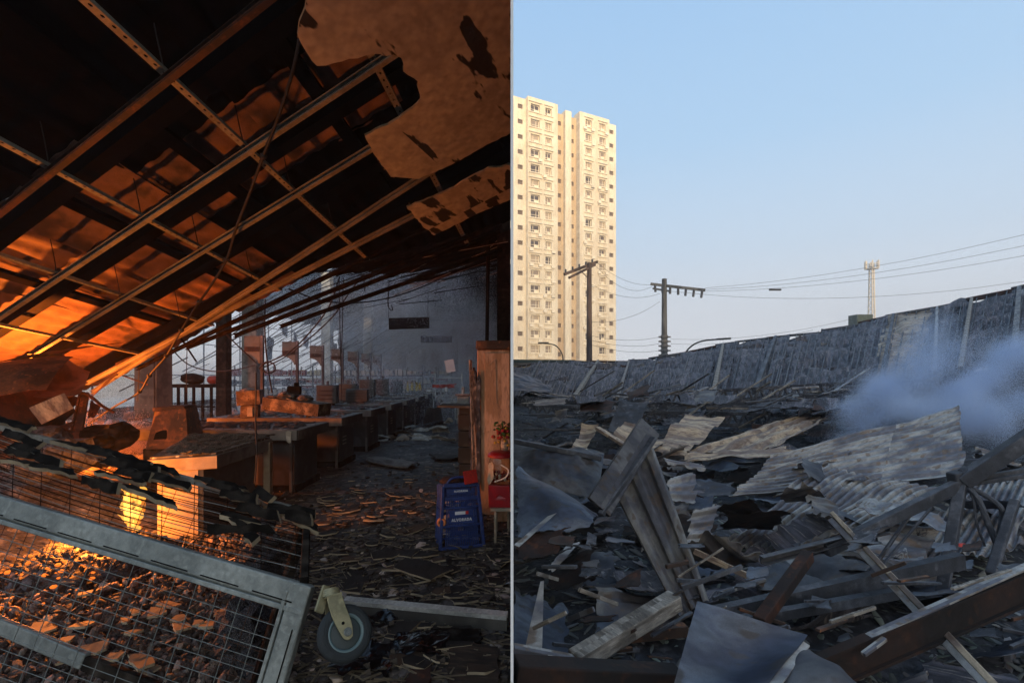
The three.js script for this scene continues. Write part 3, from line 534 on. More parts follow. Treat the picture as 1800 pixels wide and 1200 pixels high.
// aisle: curled pale strips, flat boards
const curl = (px, py, w, k, label) => { const p = onY(px, py, .02), gs = []; for (let q = 0; q < 4; q++) { const a = rr(-.5, .5), L = w * rr(.35, .7), W = rr(.12, .3), c = p.clone().add(V(rr(-.4, .4) * w, rr(.04, .12), rr(-.4, .3))), dx = V(Math.cos(a), rr(-.15, .2), Math.sin(a)).multiplyScalar(L / 2), dz = V(-Math.sin(a), rr(-.5, .9), Math.cos(a)).normalize().multiplyScalar(W / 2); gs.push(sheet([c.clone().sub(dx).add(dz), c.clone().add(dx).add(dz), c.clone().add(dx).sub(dz), c.clone().sub(dx).sub(dz)], { nu: 24, nv: 10, crumple: .05, cs: 2.5, sag: rr(-.14, .2), rag: .5, s: k * 7 + q, th: .014 })); } one('curled_strip', label, 'ceiling debris', gs, M.plaster); };
curl(728, 768, 1.5, 1, 'big curled pale strip of ceiling lying across the aisle'); curl(690, 779, 1.1, 2, 'curled pale strip nearest the counters'); curl(762, 778, 1.1, 3, 'twisted pale strip at the right of the aisle litter'); curl(745, 760, 1.2, 4, 'curled pale strip at the back of the aisle litter'); curl(790, 752, .8, 5, 'short pale roll beside the grey block stack');
one('fallen_board', 'large flat grey board lying across the aisle beyond the debris', 'board', sheet([onY(612, 792, .1), onY(770, 815, .06), onY(735, 829, .05), onY(625, 812, .05)], { nu: 14, nv: 8, crumple: .05, rag: .4, th: .02 }), M.column);
one('fallen_board', 'second grey board farther along the aisle at the right', 'board', sheet([onY(735, 796, .06), onY(815, 792, .08), onY(818, 806, .05), onY(760, 812, .05)], { nu: 12, nv: 8, crumple: .05, rag: .4, th: .02 }), M.grey);
one('wet_sheet', 'dark shiny sheet lying in front of the grey block stack', 'sheet', sheet([onY(772, 760, .03), onY(812, 756, .03), onY(815, 778, .03), onY(785, 781, .03)], { nu: 12, nv: 8, crumple: .03, rag: .4 }), mat({ color: 0x1d232a, roughness: .25 }));
one('folded_metal', 'dark folded metal sheet leaning at the foot of the far counters', 'metal sheet', sheet([onY(742, 745, .05), onY(778, 738, .02), at(775, 717, 13.6), at(752, 716, 13.2)], { nu: 10, nv: 8, crumple: .08, s: 8 }), M.galv);
for (let k = 0; k < 16; k++) { const p = onY(rr(765, 815), rr(700, 712), 0); one('white_rag', 'white scrap of insulation lying at the far end of the aisle', 'scrap', lumpGeo(k + 200, rr(.15, .4), 2, .5, .35).translate(p.x, .06, p.z), M.plaster, 'white scraps at the end of the aisle'); }
// right-hand side: grey block stack, charred panel, cabinet
{
  const d = 7.4, x = at(819, HZ, d).x, p = [];
  [0, 1, 2, 3].forEach((k) => p.push(['block', box(.2 + .01 * (k % 2), .235, .3, x + (k % 2) * .008, .125 + k * .245, -d, rr(-.05, .05)), M.grey]));
  p.push(['shelf_top', box(.62, .035, .5, x - .08, 1.0 + .1, -d + .02, 0, 0, -.02), M.column], ['block', box(.18, .1, .3, x, 1.03, -d), M.grey]);
  make('block_stack', 'stack of grey blocks under a thin shelf beside the charred upright', 'blocks', p);
}
{
  const x = at(836, HZ, 5.9).x;
  make('charred_upright', 'narrow charred black upright standing against the cabinet', 'upright', [['panel', sheet([V(x - .075, 0, -5.85), V(x + .05, 0, -5.8), V(x + .06, 1.93, -5.8), V(x - .09, 1.88, -5.85)], { nu: 8, nv: 50, crumple: .05, cs: 6, rag: .5, th: .05 }), M.char], ['lath', bar(V(x - .0, .3, -5.7), V(x - .05, 1.75, -5.74), .04, .015), M.palewood], ['lath', bar(V(x + .06, .25, -5.6), V(x + .01, 1.0, -5.62), .035, .02), M.beige]]);
  const xc0 = at(838, HZ, 5.4).x, w = -.02 - xc0, xm = xc0 + w / 2;
  make('wood_cabinet', 'tall brown cabinet against the right wall with a charred left edge', 'cabinet', [
    ['carcass', box(w, 1.86, .5, xm, .93, -5.72), M.cab], ['top_rail', box(w + .02, .1, .56, xm, 1.91, -5.7), M.rust],
    ['door', box(w - .09, 1.74, .025, xm + .04, .95, -5.455), M.cab], ['charred_edge', sheet([V(xc0 - .02, .05, -5.44), V(xc0 + .05, .05, -5.43), V(xc0 + .055, 1.84, -5.43), V(xc0 - .02, 1.84, -5.44)], { nu: 6, nv: 60, crumple: .02, cs: 14, rag: .5, th: .02 }), M.char],
    ['scratch', [bar(V(xm + .02, 1.75, -5.44), V(xm + .035, 1.25, -5.44), .012, .004), bar(V(xm - .06, 1.68, -5.44), V(xm + .015, 1.74, -5.44), .02, .004)], M.beige],
  ]);
}
// white table with the red box, sweet jar and flowers
{
  const d = 4.6, xl = at(868, HZ, d).x, xr = -.012, y = EYE - (892 - HZ) / F * d, w = xr - xl, xm = (xl + xr) / 2, W = mat({ map: T.plaster, color: 0xf2efe6, roughness: .5 });
  make('white_side_table', 'small white table with thin legs at the right beside the blue crate', 'table', [['table_top', box(w + .04, .028, .36, xm - .012, y - .014, -d - .14), W], ['leg', box(.024, y - .03, .024, xl + .015, (y - .03) / 2, -d + .02), W], ['leg', box(.024, y - .03, .024, xl + .015, (y - .03) / 2, -d - .3), W], ['leg', box(.024, y - .03, .024, xr - .025, (y - .03) / 2, -d - .3), W], ['lower_panel', box(w - .04, .1, .02, xm, y - .17, -d - .3), M.cab]]);
  const R = mat({ color: 0x94121e, roughness: .3 }), yb = y, h = .19;
  const bs = new THREE.Shape(); bs.moveTo(-.11, 0); bs.lineTo(.09, 0); bs.lineTo(.075, h); bs.lineTo(-.115, h + .01); bs.closePath();
  const slot = new THREE.Path(); slot.moveTo(-.06, .07); slot.lineTo(-.02, .12); slot.lineTo(.045, .09); slot.lineTo(.05, .06); slot.closePath(); bs.holes.push(slot);
  const bx = xm - .012;
  make('red_dispenser_base', 'bright red plastic box with a sloping opening on the white table', 'box', [['body', [new THREE.ExtrudeGeometry(bs, { depth: .2, bevelEnabled: true, bevelSize: .006, bevelThickness: .006, bevelSegments: 2 }).translate(bx, yb + .007, -d - .2)], R], ['chute', box(.12, .07, .05, bx, yb + .095, -d - .03, 0, -.5), R]]);
  const yj = yb + h + .02, jar = new THREE.LatheGeometry([[.0, 0], [.1, 0], [.125, .03], [.13, .1], [.12, .2], [.105, .25]].map(([a, b]) => new THREE.Vector2(a, b)), 28).translate(bx, yj, -d - .12);
  const sweets = []; for (let k = 0; k < 60; k++) { const a = rr(0, 6.3), q = Math.sqrt(rnd()) * .105; sweets.push([new THREE.SphereGeometry(rr(.012, .017), 7, 5).translate(bx + Math.cos(a) * q, yj + .02 + rnd() * .075, -d - .12 + Math.sin(a) * q), k % 3]); }
  make('sweet_jar', 'clear jar of red and white sweets under a red lid', 'jar', [['glass', jar, new THREE.MeshPhysicalMaterial({ transmission: 1, thickness: 0, roughness: .12, color: 0xe8e4d8, side: THREE.DoubleSide })], ['red_sweets', sweets.filter((s) => s[1]).map((s) => s[0]), mat({ color: 0x8c1a1a, roughness: .4 }), [], { kind: 'stuff' }], ['white_sweets', sweets.filter((s) => !s[1]).map((s) => s[0]), mat({ color: 0xe2d8cc, roughness: .4 }), [], { kind: 'stuff' }],
    ['lid', new THREE.LatheGeometry([[0, .05], [.09, .045], [.13, .02], [.135, -.005], [.12, -.01]].map(([a, b]) => new THREE.Vector2(a, b)), 26).translate(bx, yj + .26, -d - .12), mat({ color: 0x8a1216, roughness: .35, bump: .004 })], ['wrap', sheet([V(bx - .16, yj - .02, -d + .0), V(bx - .07, yj - .03, -d + .05), V(bx - .04, yj + .24, -d), V(bx - .15, yj + .27, -d - .05)], { nu: 10, nv: 14, crumple: .07, cs: 9, rag: .5 }), new THREE.MeshPhysicalMaterial({ color: 0xc9b79a, transmission: .4, thickness: 0, roughness: .8, side: THREE.DoubleSide })]]);
  one('bent_tube', 'white bent tube in front of the sweet jar', 'tube', tube([V(bx + .0, yj + .2, -d + .03), V(bx + .07, yj + .15, -d + .04), V(bx + .05, yj + .09, -d + .04), V(bx - .06, yj + .04, -d + .04)], .007, 20), mat({ color: 0xdad2c2 }));
  const px = at(884, 757, d), leafM = [0x2c4a1c, 0x3d5c20, 0x55401c].map((c) => mat({ color: c })), lf = [[], [], []], fl = [], yy = [];
  for (let k = 0; k < 130; k++) { const v = V(gauss(), gauss() * .8, gauss()).multiplyScalar(.085), p = V(Math.min(-.03, px.x + .01 + v.x), px.y - .01 + v.y, -d - .15 + v.z), g = new THREE.CircleGeometry(rr(.014, .03), 5).scale(1, .55, 1).applyMatrix4(place(p)); if (k % 7 === 0) fl.push(lumpGeo(k, .02, 1, .5, .8).translate(p.x, p.y - .03, p.z)); else if (k % 9 === 0) yy.push(lumpGeo(k, .016, 1, .5, .8).translate(p.x, p.y - .08, p.z)); else lf[k % 3].push(g); }
  make('flower_bunch', 'bunch of green leaves with red and yellow flowers in front of the cabinet', 'flowers', [['leaves', lf[0], leafM[0]], ['leaves', lf[1], leafM[1]], ['leaves', lf[2], leafM[2]], ['red_flowers', fl, mat({ color: 0x8c1f1c })], ['yellow_flowers', yy, mat({ color: 0xb08a2a })], ['stem', tube([V(px.x - .02, yj + .3, -d - .13), V(px.x - .03, px.y - .1, -d - .13), V(px.x, px.y, -d - .13)], .006, 8), leafM[2]], ['vase', new THREE.LatheGeometry([[0, 0], [.035, 0], [.045, .06], [.03, .12]].map(([a, b]) => new THREE.Vector2(a, b)), 16).translate(px.x + .01, yj + .3, -d - .15), M.beige]]);
}
// blue crate
{
  const d = 4.42, c = onY(812, 968, .0), w = .40, h = .56, B = mat({ color: 0xc2c4c8, roughness: .5, map: blotch(0x2a4f9c, 0x1d3f82, 0x4a5f88, { s: 31, per: 6, fine: .3, rep: 2.5 }) }), parts = [], g = (a) => a;
  const tilt = new THREE.Matrix4().makeRotationY(.28).multiply(new THREE.Matrix4().makeRotationX(-.16)).setPosition(c.x, .012, c.z - .03);
  const X = (q) => q.applyMatrix4(tilt), wAt = (y) => w * (1 - .2 * y / h);
  const slats = (z, yy0, yy1, n, nm) => { const a = []; for (let k = 0; k < n; k++) { const x = (k + .5) / n - .5; a.push(X(bar(V(x * wAt(yy0) * .8, yy0, z), V(x * wAt(yy1) * .8, yy1, z), .010, .01))); } parts.push([nm, a, B]); };
  const hb = (y, z, th = .016, hh = .02) => X(box(wAt(y), hh, th, 0, y, z));
  const D = .3;
  parts.push(['front_band', X(box(wAt(.26) * .62, .12, .008, 0, .28, 0)), B], ['rim', [hb(.012, 0, .03, .03), hb(h, 0, .03, .04), hb(.2, 0), hb(.36, 0), hb(.44, 0, .012, .035)], B]);
  parts.push(['panel', X(box(wAt(.48) * .8, .05, .008, 0, .505, 0)), B]);
  slats(0, .03, .2, 17, 'front_slats'); slats(0, .36, .48, 15, 'front_slats'); slats(0, .2, .36, 21, 'front_slats');
  parts.push(['rim', [hb(.1, 0, .01, .01), hb(.15, 0, .01, .01), hb(.40, 0, .01, .01)], B]);
  for (const s of [-1, 1]) { parts.push(['corner_post', [X(bar(V(s * wAt(0) / 2, 0, 0), V(s * wAt(h) / 2, h, 0), .03, .03)), X(bar(V(s * wAt(0) / 2, 0, -D), V(s * wAt(h) / 2, h, -D), .025, .025))], B]); const sl = []; for (let k = 1; k < 9; k++) sl.push(X(bar(V(s * wAt(0) / 2, .01, -D * k / 9), V(s * wAt(h) / 2, h, -D * k / 9), .01, .012))); for (const y of [.015, .19, .36, h]) sl.push(X(bar(V(s * wAt(y) / 2, y, 0), V(s * wAt(y) / 2, y, -D), .014, .02))); parts.push(['side_slats', sl, B]); }
  parts.push(['back_panel', X(box(wAt(.28), h, .012, 0, h / 2, -D)), B], ['handle', X(tube([V(-.12, h + .02, -.03), V(-.08, h + .06, -.03), V(.08, h + .06, -.03), V(.12, h + .02, -.03)], .012, 14)), B]);
  const font = await new FontLoader().loadAsync('fonts/droid/droid_sans_bold.typeface.json');
  const txt = (s, size, y, z = .007) => { const q = new TextGeometry(s, { font, size, depth: .003, curveSegments: 3 }); q.computeBoundingBox(); q.translate(-(q.boundingBox.max.x + q.boundingBox.min.x) / 2, y, z); return X(uvBox(q)); };
  const W = mat({ color: 0xd9dde2 });
  parts.push(['lettering', txt('ALVORADA', .026, .24), W], ['emblem', X(box(.1, .028, .004, -.01, .312, .009)), W, [['emblem_tip', X(box(.03, .028, .004, .05, .312, .0095)), mat({ color: 0xb02a2a })]]], ['lettering', txt('ALVORADA', .018, .498, .006), W]);
  make('blue_basket_crate', 'blue slatted plastic crate with white lettering standing on the littered floor', 'crate', parts);
  const bits = []; for (let k = 0; k < 26; k++) bits.push(X(new THREE.SphereGeometry(rr(.025, .05), 8, 6).scale(1, rr(.5, 1), 1).translate(rr(-.13, .13), rr(.06, .45), rr(-.22, -.06))));
  one('packaged_goods', 'pale wrapped goods inside the blue crate', 'goods', bits, M.plaster);
  const top = V(0, h + .03, -.15).applyMatrix4(tilt);
  one('crumpled_rag', 'brownish crumpled rag on top of the blue crate', 'rag', lumpGeo(71, .12, 3, .5, .35).translate(top.x - .04, top.y, top.z), M.brownpaint);
  const cc = at(827, 838, 4.5); make('orange_card', 'orange printed card sticking up behind the blue crate', 'card', [['card', box(.125, .12, .012, cc.x, cc.y, cc.z, .2, -.1, .14), mat({ color: 0xc2481c, map: blotch(0xd05a28, 0xb8431c, 0xe0a040, { s: 33, per: 4, speck: .7, rep: 3 }) })], ['stick', rod(V(cc.x, .4, cc.z - .02), V(cc.x, cc.y, cc.z - .012), .008), M.wood]]);
  for (const [px, py, r, l] of [[787, 896, .02, 'small white ball left of the blue crate, upper'], [780, 910, .025, 'small white ball left of the blue crate, lower']]) { const q = at(px, py, 4.55); one('white_ball', l, 'ball', new THREE.SphereGeometry(r, 10, 8).translate(q.x, q.y, q.z), M.plaster); }
  const rg = at(776, 918, 4.4); one('orange_ring', 'little orange ring toy hanging at the left of the blue crate', 'ring', new THREE.TorusGeometry(.03, .014, 8, 18).translate(rg.x, rg.y, rg.z), mat({ color: 0xc07a4a }));
  one('burnt_cloth', 'grey burnt cloth bunched left of the blue crate', 'cloth', sheet([at(765, 945, 4.5), at(790, 968, 4.4), at(795, 890, 4.6), at(775, 895, 4.65)], { nu: 16, nv: 16, crumple: .12, cs: 8, rag: .6 }), M.char);
}
// ---------------------------------------------------------------- cables
const cab = (label, pts, r, m = M.cable) => one('hanging_cable', label, 'cable', tube(pts.map((p) => at(...p)), r, pts.length * 8, 5), m);
{
  const pts = [[540, -20, 3.1], [518, 110, 3.3], [494, 190, 3.5], [462, 275, 3.8], [438, 340, 4.1], [414, 402, 4.4], [398, 455, 4.8], [368, 505, 5.1], [350, 530, 5.3], [318, 580, 5.7], [292, 625, 6.0], [262, 660, 6.3], [245, 688, 6.5], [200, 715, 6.8], [155, 745, 7]];
  cab('long black cable trailing from the top down to the metal heap at the left', pts, .012);
  const kn = []; for (const k of [3, 6, 8, 9, 10, 11, 12]) { const p = at(...pts[k]); kn.push(lumpGeo(k + 80, .028, 1, .5, 1).translate(p.x, p.y, p.z)); } one('cable_knots', 'black melted clumps along the long trailing cable', 'melted clumps', kn, M.cable);
}
cab('wide black cable loop sagging across the hall below the far ceiling', [[508, 508, 8.2], [560, 527, 9], [600, 532, 9.6], [640, 531, 10.2], [690, 522, 11], [740, 505, 12], [785, 484, 13]], .016);
cab('black cable curving down from the far ceiling, left of a pair', [[597, 486, 8.4], [580, 535, 8.6], [552, 575, 8.8], [510, 617, 9], [463, 640, 9.2]], .014);
cab('black cable curving down from the far ceiling, right of a pair', [[638, 482, 8.6], [610, 520, 8.8], [585, 556, 9], [535, 602, 9.2], [500, 628, 9.3], [458, 648, 9.4]], .013);
cab('thin vertical wire hanging before the lane signs', [[596, 486, 8], [597, 560, 8], [599, 640, 8], [600, 705, 8]], .008);
cab('thin vertical wire close beside the other one', [[603, 488, 8.1], [602, 560, 8.1], [600, 620, 8.1]], .008);
cab('wire hanging at the pale grey column', [[466, 525, 7.6], [465, 575, 7.6], [470, 640, 7.6], [478, 690, 7.6]], .012);
cab('looped cable end beside the pale grey column', [[455, 648, 8], [468, 636, 8], [481, 640, 8], [483, 650, 8], [472, 656, 8], [460, 650, 8]], .012);
cab('drooping cable in front of the bright windows', [[290, 600, 8.4], [330, 640, 8.8], [370, 652, 9], [410, 650, 9], [448, 642, 8.8]], .011);
cab('cable with blobs slanting across the slim dark column', [[352, 536, 7.5], [400, 590, 8], [450, 638, 8.4]], .011);
cab('hooked wire hanging at the upper sign', [[683, 500, 11], [683, 540, 11], [690, 546, 11], [688, 536, 11]], .012);
cab('thin wire in front of the leftmost column', [[246, 600, 7.4], [244, 650, 7.4], [241, 705, 7.4]], .006);
cab('thin wire dropping in the middle of the bright windows', [[332, 560, 8.2], [328, 620, 8.2], [327, 690, 8.2]], .006);
cab('wire hanging beside the nearest counter', [[450, 655, 4.9], [449, 740, 4.9], [451, 800, 4.85], [447, 850, 4.8]], .008);
cab('short wire tail under the far ceiling', [[640, 480, 9.5], [640, 500, 9.5], [641, 512, 9.5]], .012);
one('fallen_rod', 'thin brown rod slanting in front of the thick left column', 'rod', bar(at(188, 650, 7.5), at(260, 676, 7.7), .03, .02), M.brownpaint);
one('fallen_rod', 'dark rod slanting below the ceiling edge at the windows', 'rod', bar(at(312, 586, 7.4), at(345, 636, 7.6), .03, .02), M.soot);
one('fallen_rod', 'long brown rod from the left column up to the ceiling edge', 'rod', bar(at(203, 640, 7.2), at(345, 578, 7.6), .05, .03), M.brownpaint);
// ---------------------------------------------------------------- crumpled metal heap at the left
const heap = (label, c, o, m, grp) => one('crumpled_sheet', label, 'metal sheet', sheet(c.map((p) => at(...p)), { nu: 22, nv: 18, crumple: .07, cs: 1.6, ...o }), m, grp);
heap('big dark rust sheet at the left edge under the ceiling', [[-60, 810, 4.3], [135, 765, 5.6], [165, 668, 6.2], [-60, 640, 5.2]], { s: 2, crumple: .16, rag: .3 }, M.brownpaint);
heap('bright orange curled sheet wedged under the third rail', [[58, 694, 5.2], [140, 692, 5.5], [158, 652, 6.1], [110, 618, 6.2]], { s: 3, curl: .2 }, M.deck);
heap('dark curved sheet arching over the metal heap', [[-60, 715, 4.6], [80, 685, 5.2], [128, 625, 5.9], [-60, 655, 5.2]], { s: 4, curl: -.22, crumple: .05 }, M.rust);
heap('lighter rust plate tilted in the metal heap', [[50, 716, 4.9], [72, 744, 4.8], [128, 716, 5.1], [112, 690, 5.2]], { s: 5, crumple: .03 }, M.beige);
heap('ragged rust flap at the right of the metal heap', [[150, 745, 6.2], [165, 738, 6.3], [188, 712, 6.6], [152, 690, 6.4]], { s: 6, rag: .6 }, M.rust);
heap('long rust strip bent along the foot of the ceiling rails', [[-20, 640, 4.9], [120, 612, 6.0], [215, 600, 7], [60, 628, 5.5]], { s: 7, crumple: .05 }, M.deck);
heap('orange sheet seen between the lowest rails', [[150, 706, 7], [210, 650, 7.4], [340, 560, 7.8], [300, 560, 7.9]], { s: 8, crumple: .04 }, M.deck);
heap('black sheet in the hollow of the metal heap', [[-40, 830, 4.0], [130, 800, 5.0], [150, 735, 5.8], [-40, 740, 5.0]], { s: 9, crumple: .12, rag: .3 }, M.rust);
one('rust_post', 'orange-lit upright post at the right side of the metal heap', 'post', bar(at(134, 775, 5.7), at(148, 690, 5.9), .09, .05), M.rust);
one('rust_post', 'thin leaning rod left of the orange upright post', 'rod', bar(at(122, 770, 5.6), at(140, 690, 5.8), .025, .02), M.rust);
one('bent_strip', 'thin bent strip reaching right from the orange post', 'strip', tube([at(118, 698, 5.6), at(142, 690, 5.7), at(160, 698, 5.8), at(180, 714, 6), at(200, 725, 6.1)], .018, 20, 4), M.rust);
for (let k = 0; k < 12; k++) { const p = at(rr(-10, 190), rr(745, 800), rr(4.6, 6.4)); one('heap_lump', 'charred lump in the rubble under the metal heap', 'lump', lumpGeo(k + 300, rr(.12, .35), 2, .5, .6).translate(p.x, Math.max(.1, p.y - .1), p.z), pick([M.soot, M.rust, M.char]), 'charred lumps under the metal heap'); }
{ // rubble slope that carries the heap
  const pg = new THREE.PlaneGeometry(6, 4.6, 80, 60).rotateX(-Math.PI / 2), p = pg.attributes.position;
  for (let i = 0; i < p.count; i++) { const x = p.getX(i), z = p.getZ(i), e = sm(0, .3, .5 - Math.abs(x / 6)) * sm(0, .3, .5 - Math.abs(z / 4.6)); p.setY(i, e * (.2 + .5 * sm(2, -3, x) + .5 * (fbm(x * 1.6 + 5, z * 1.6 + 8, 0, 6) - .4))); }
  pg.computeVertexNormals(); struct('rubble_slope', uvBox(pg).translate(-6.2, .008, -4.9), M.char);
}
// ---------------------------------------------------------------- the fire
{
  const F0 = at(166, 968, 3.75), parts = [], hot = new THREE.MeshStandardMaterial({ color: 0x000000, emissive: new THREE.Color().setRGB(1, .46, .07), emissiveIntensity: 3.4, roughness: 1, transparent: true, opacity: .13, side: THREE.DoubleSide }), mid = new THREE.MeshStandardMaterial({ color: 0x000000, emissive: new THREE.Color().setRGB(1, .26, .02), emissiveIntensity: 2, roughness: 1, transparent: true, opacity: .13, side: THREE.DoubleSide });
  const tongue = (x, z, h, r, k) => { const g = new THREE.LatheGeometry([[0, 0], [r * .7, .05 * h], [r, .22 * h], [r * .72, .5 * h], [r * .3, .8 * h], [0, h]].map(([a, b]) => new THREE.Vector2(a, b)), 12), p = g.attributes.position; for (let i = 0; i < p.count; i++) { const y = p.getY(i) / h, n = fbm(y * 3 + k * 7, p.getX(i) * 9 + k, 0, 3) - .5; p.setX(i, p.getX(i) + y * n * .16); p.setZ(i, p.getZ(i) + y * (fbm(y * 3 + k * 5, k, 0, 2) - .5) * .1); } g.computeVertexNormals(); return g.translate(F0.x + x, F0.y + z * 0 - .05, F0.z + z); };
  for (let k = 0; k < 62; k++) { const x = gauss() * .17, big = k < 34, g = tongue(big ? x : .11 + gauss() * .075, big ? gauss() * .06 : -.24 + gauss() * .05, big ? rr(.06, .2) : rr(.07, .2), big ? rr(.03, .06) : rr(.014, .036), k); if (!big) g.translate(0, .1 + rnd() * .27, 0); parts.push(['flame', g, k % 3 === 2 ? mid : hot]); }
  const em = []; for (let k = 0; k < 110; k++) { const x = gauss() * .5, z = gauss() * .4 + .12; em.push(lumpGeo(k, rr(.006, .022), 0, .5, .6).translate(F0.x + x, .1 + .24 * Math.max(0, 1 - (x * x + z * z) * 3) + rnd() * .03, F0.z + z)); };
  const glow = new THREE.MeshStandardMaterial({ color: 0x0a0605, emissive: new THREE.Color().setRGB(1, .2, .02), emissiveIntensity: .9, roughness: 1 }); parts.push(['ember', em, glow]); const logs = []; for (let k = 0; k < 14; k++) { const a = V(F0.x + gauss() * .3, F0.y - .12 + rr(-.05, .04), F0.z + gauss() * .25); logs.push(bar(a, a.clone().add(V(gauss() * .3, rr(-.06, .1), gauss() * .25)), .03, .03)); } parts.push(['burning_stick', logs, M.soot]);
  make('fire', 'small fire of yellow flames burning in the rubble behind the wire cage', 'fire', parts);
  one('fire_bed', 'heap of charred rubble under the fire', 'rubble heap', lumpGeo(91, .45, 3, .35, .45).translate(F0.x, .1, F0.z), M.char);
  { const ms = []; for (let k = 0; k < 700; k++) { const a = rr(0, 6.3), q = Math.sqrt(rnd()) * .62, s = rr(.008, .028); ms.push(place(V(F0.x + Math.cos(a) * q, .1 + .22 * Math.sqrt(Math.max(0, 1 - q * q / .25)) , F0.z + Math.sin(a) * q), V(s * rr(.8, 1.8), s * rr(.4, .9), s))); } scatter('ember_rubble', 'charred stones heaped around the flames', lumpGeo(12, 1, 0, .5, 1), M.char, ms, scene, 'rubble'); }
  { const ms = [], cr = lumpGeo(17, 1, 0, .5, 1); for (let k = 0; k < 1300; k++) { const t = rnd(), o = gauss() * .5, hh = .38 * Math.max(0, 1 - Math.abs(o) * 2.2) * (.65 + .5 * vnoise(t * 6, 3)), s = rr(.02, .075); ms.push(place(V(-2.25 + t * .9 + o * .45, rnd() * hh + .02, -4.4 + t * 2 + o * .25), V(s * rr(.8, 2.2), s * rr(.25, .7), s * rr(.7, 1.4)))); } scatter('charred_rubble_ridge', 'low ridge of charred rubble between the fire and the aisle', cr, M.char, ms, scene, 'rubble'); }
  const L = new THREE.PointLight(new THREE.Color().setRGB(1, .25, .032), FIRE); L.position.copy(F0).add(V(-.03, .27, .06)); L.castShadow = true; L.shadow.radius = 3; scene.add(L);
  // second fire, behind the heap, and a flame that licks along the deck
  const Q = at(40, 742, 6.1), lick = onCeil(205, 505, .33);
  const tg = (p, h, r, k, lean) => { const g = new THREE.LatheGeometry([[0, 0], [r * .7, .06 * h], [r, .25 * h], [r * .5, .6 * h], [0, h]].map(([a, b]) => new THREE.Vector2(a, b)), 10), q = g.attributes.position; for (let i = 0; i < q.count; i++) { const y = q.getY(i) / h; q.setX(i, q.getX(i) + y * (fbm(y * 4 + k * 3, k, 0, 2) - .5) * .12); } g.computeVertexNormals(); return g.rotateZ(lean).translate(p.x, p.y, p.z); };
  make('fire', 'flames hidden low behind the metal heap', 'fire', [0, 1, 2, 3, 4].map((k) => ['flame', tg(Q.clone().add(V(k * .08 - .16, -.15, hash(k, 8) * .12)), .3 - .03 * k, .05, k, hash(k, 3) * .4 - .2), k % 2 ? mid : hot]));
  const L2 = new THREE.PointLight(new THREE.Color().setRGB(1, .19, .02), FIRE2); L2.position.copy(Q).add(V(0, .02, .05)); L2.castShadow = true; L2.shadow.radius = 3; scene.add(L2);
}
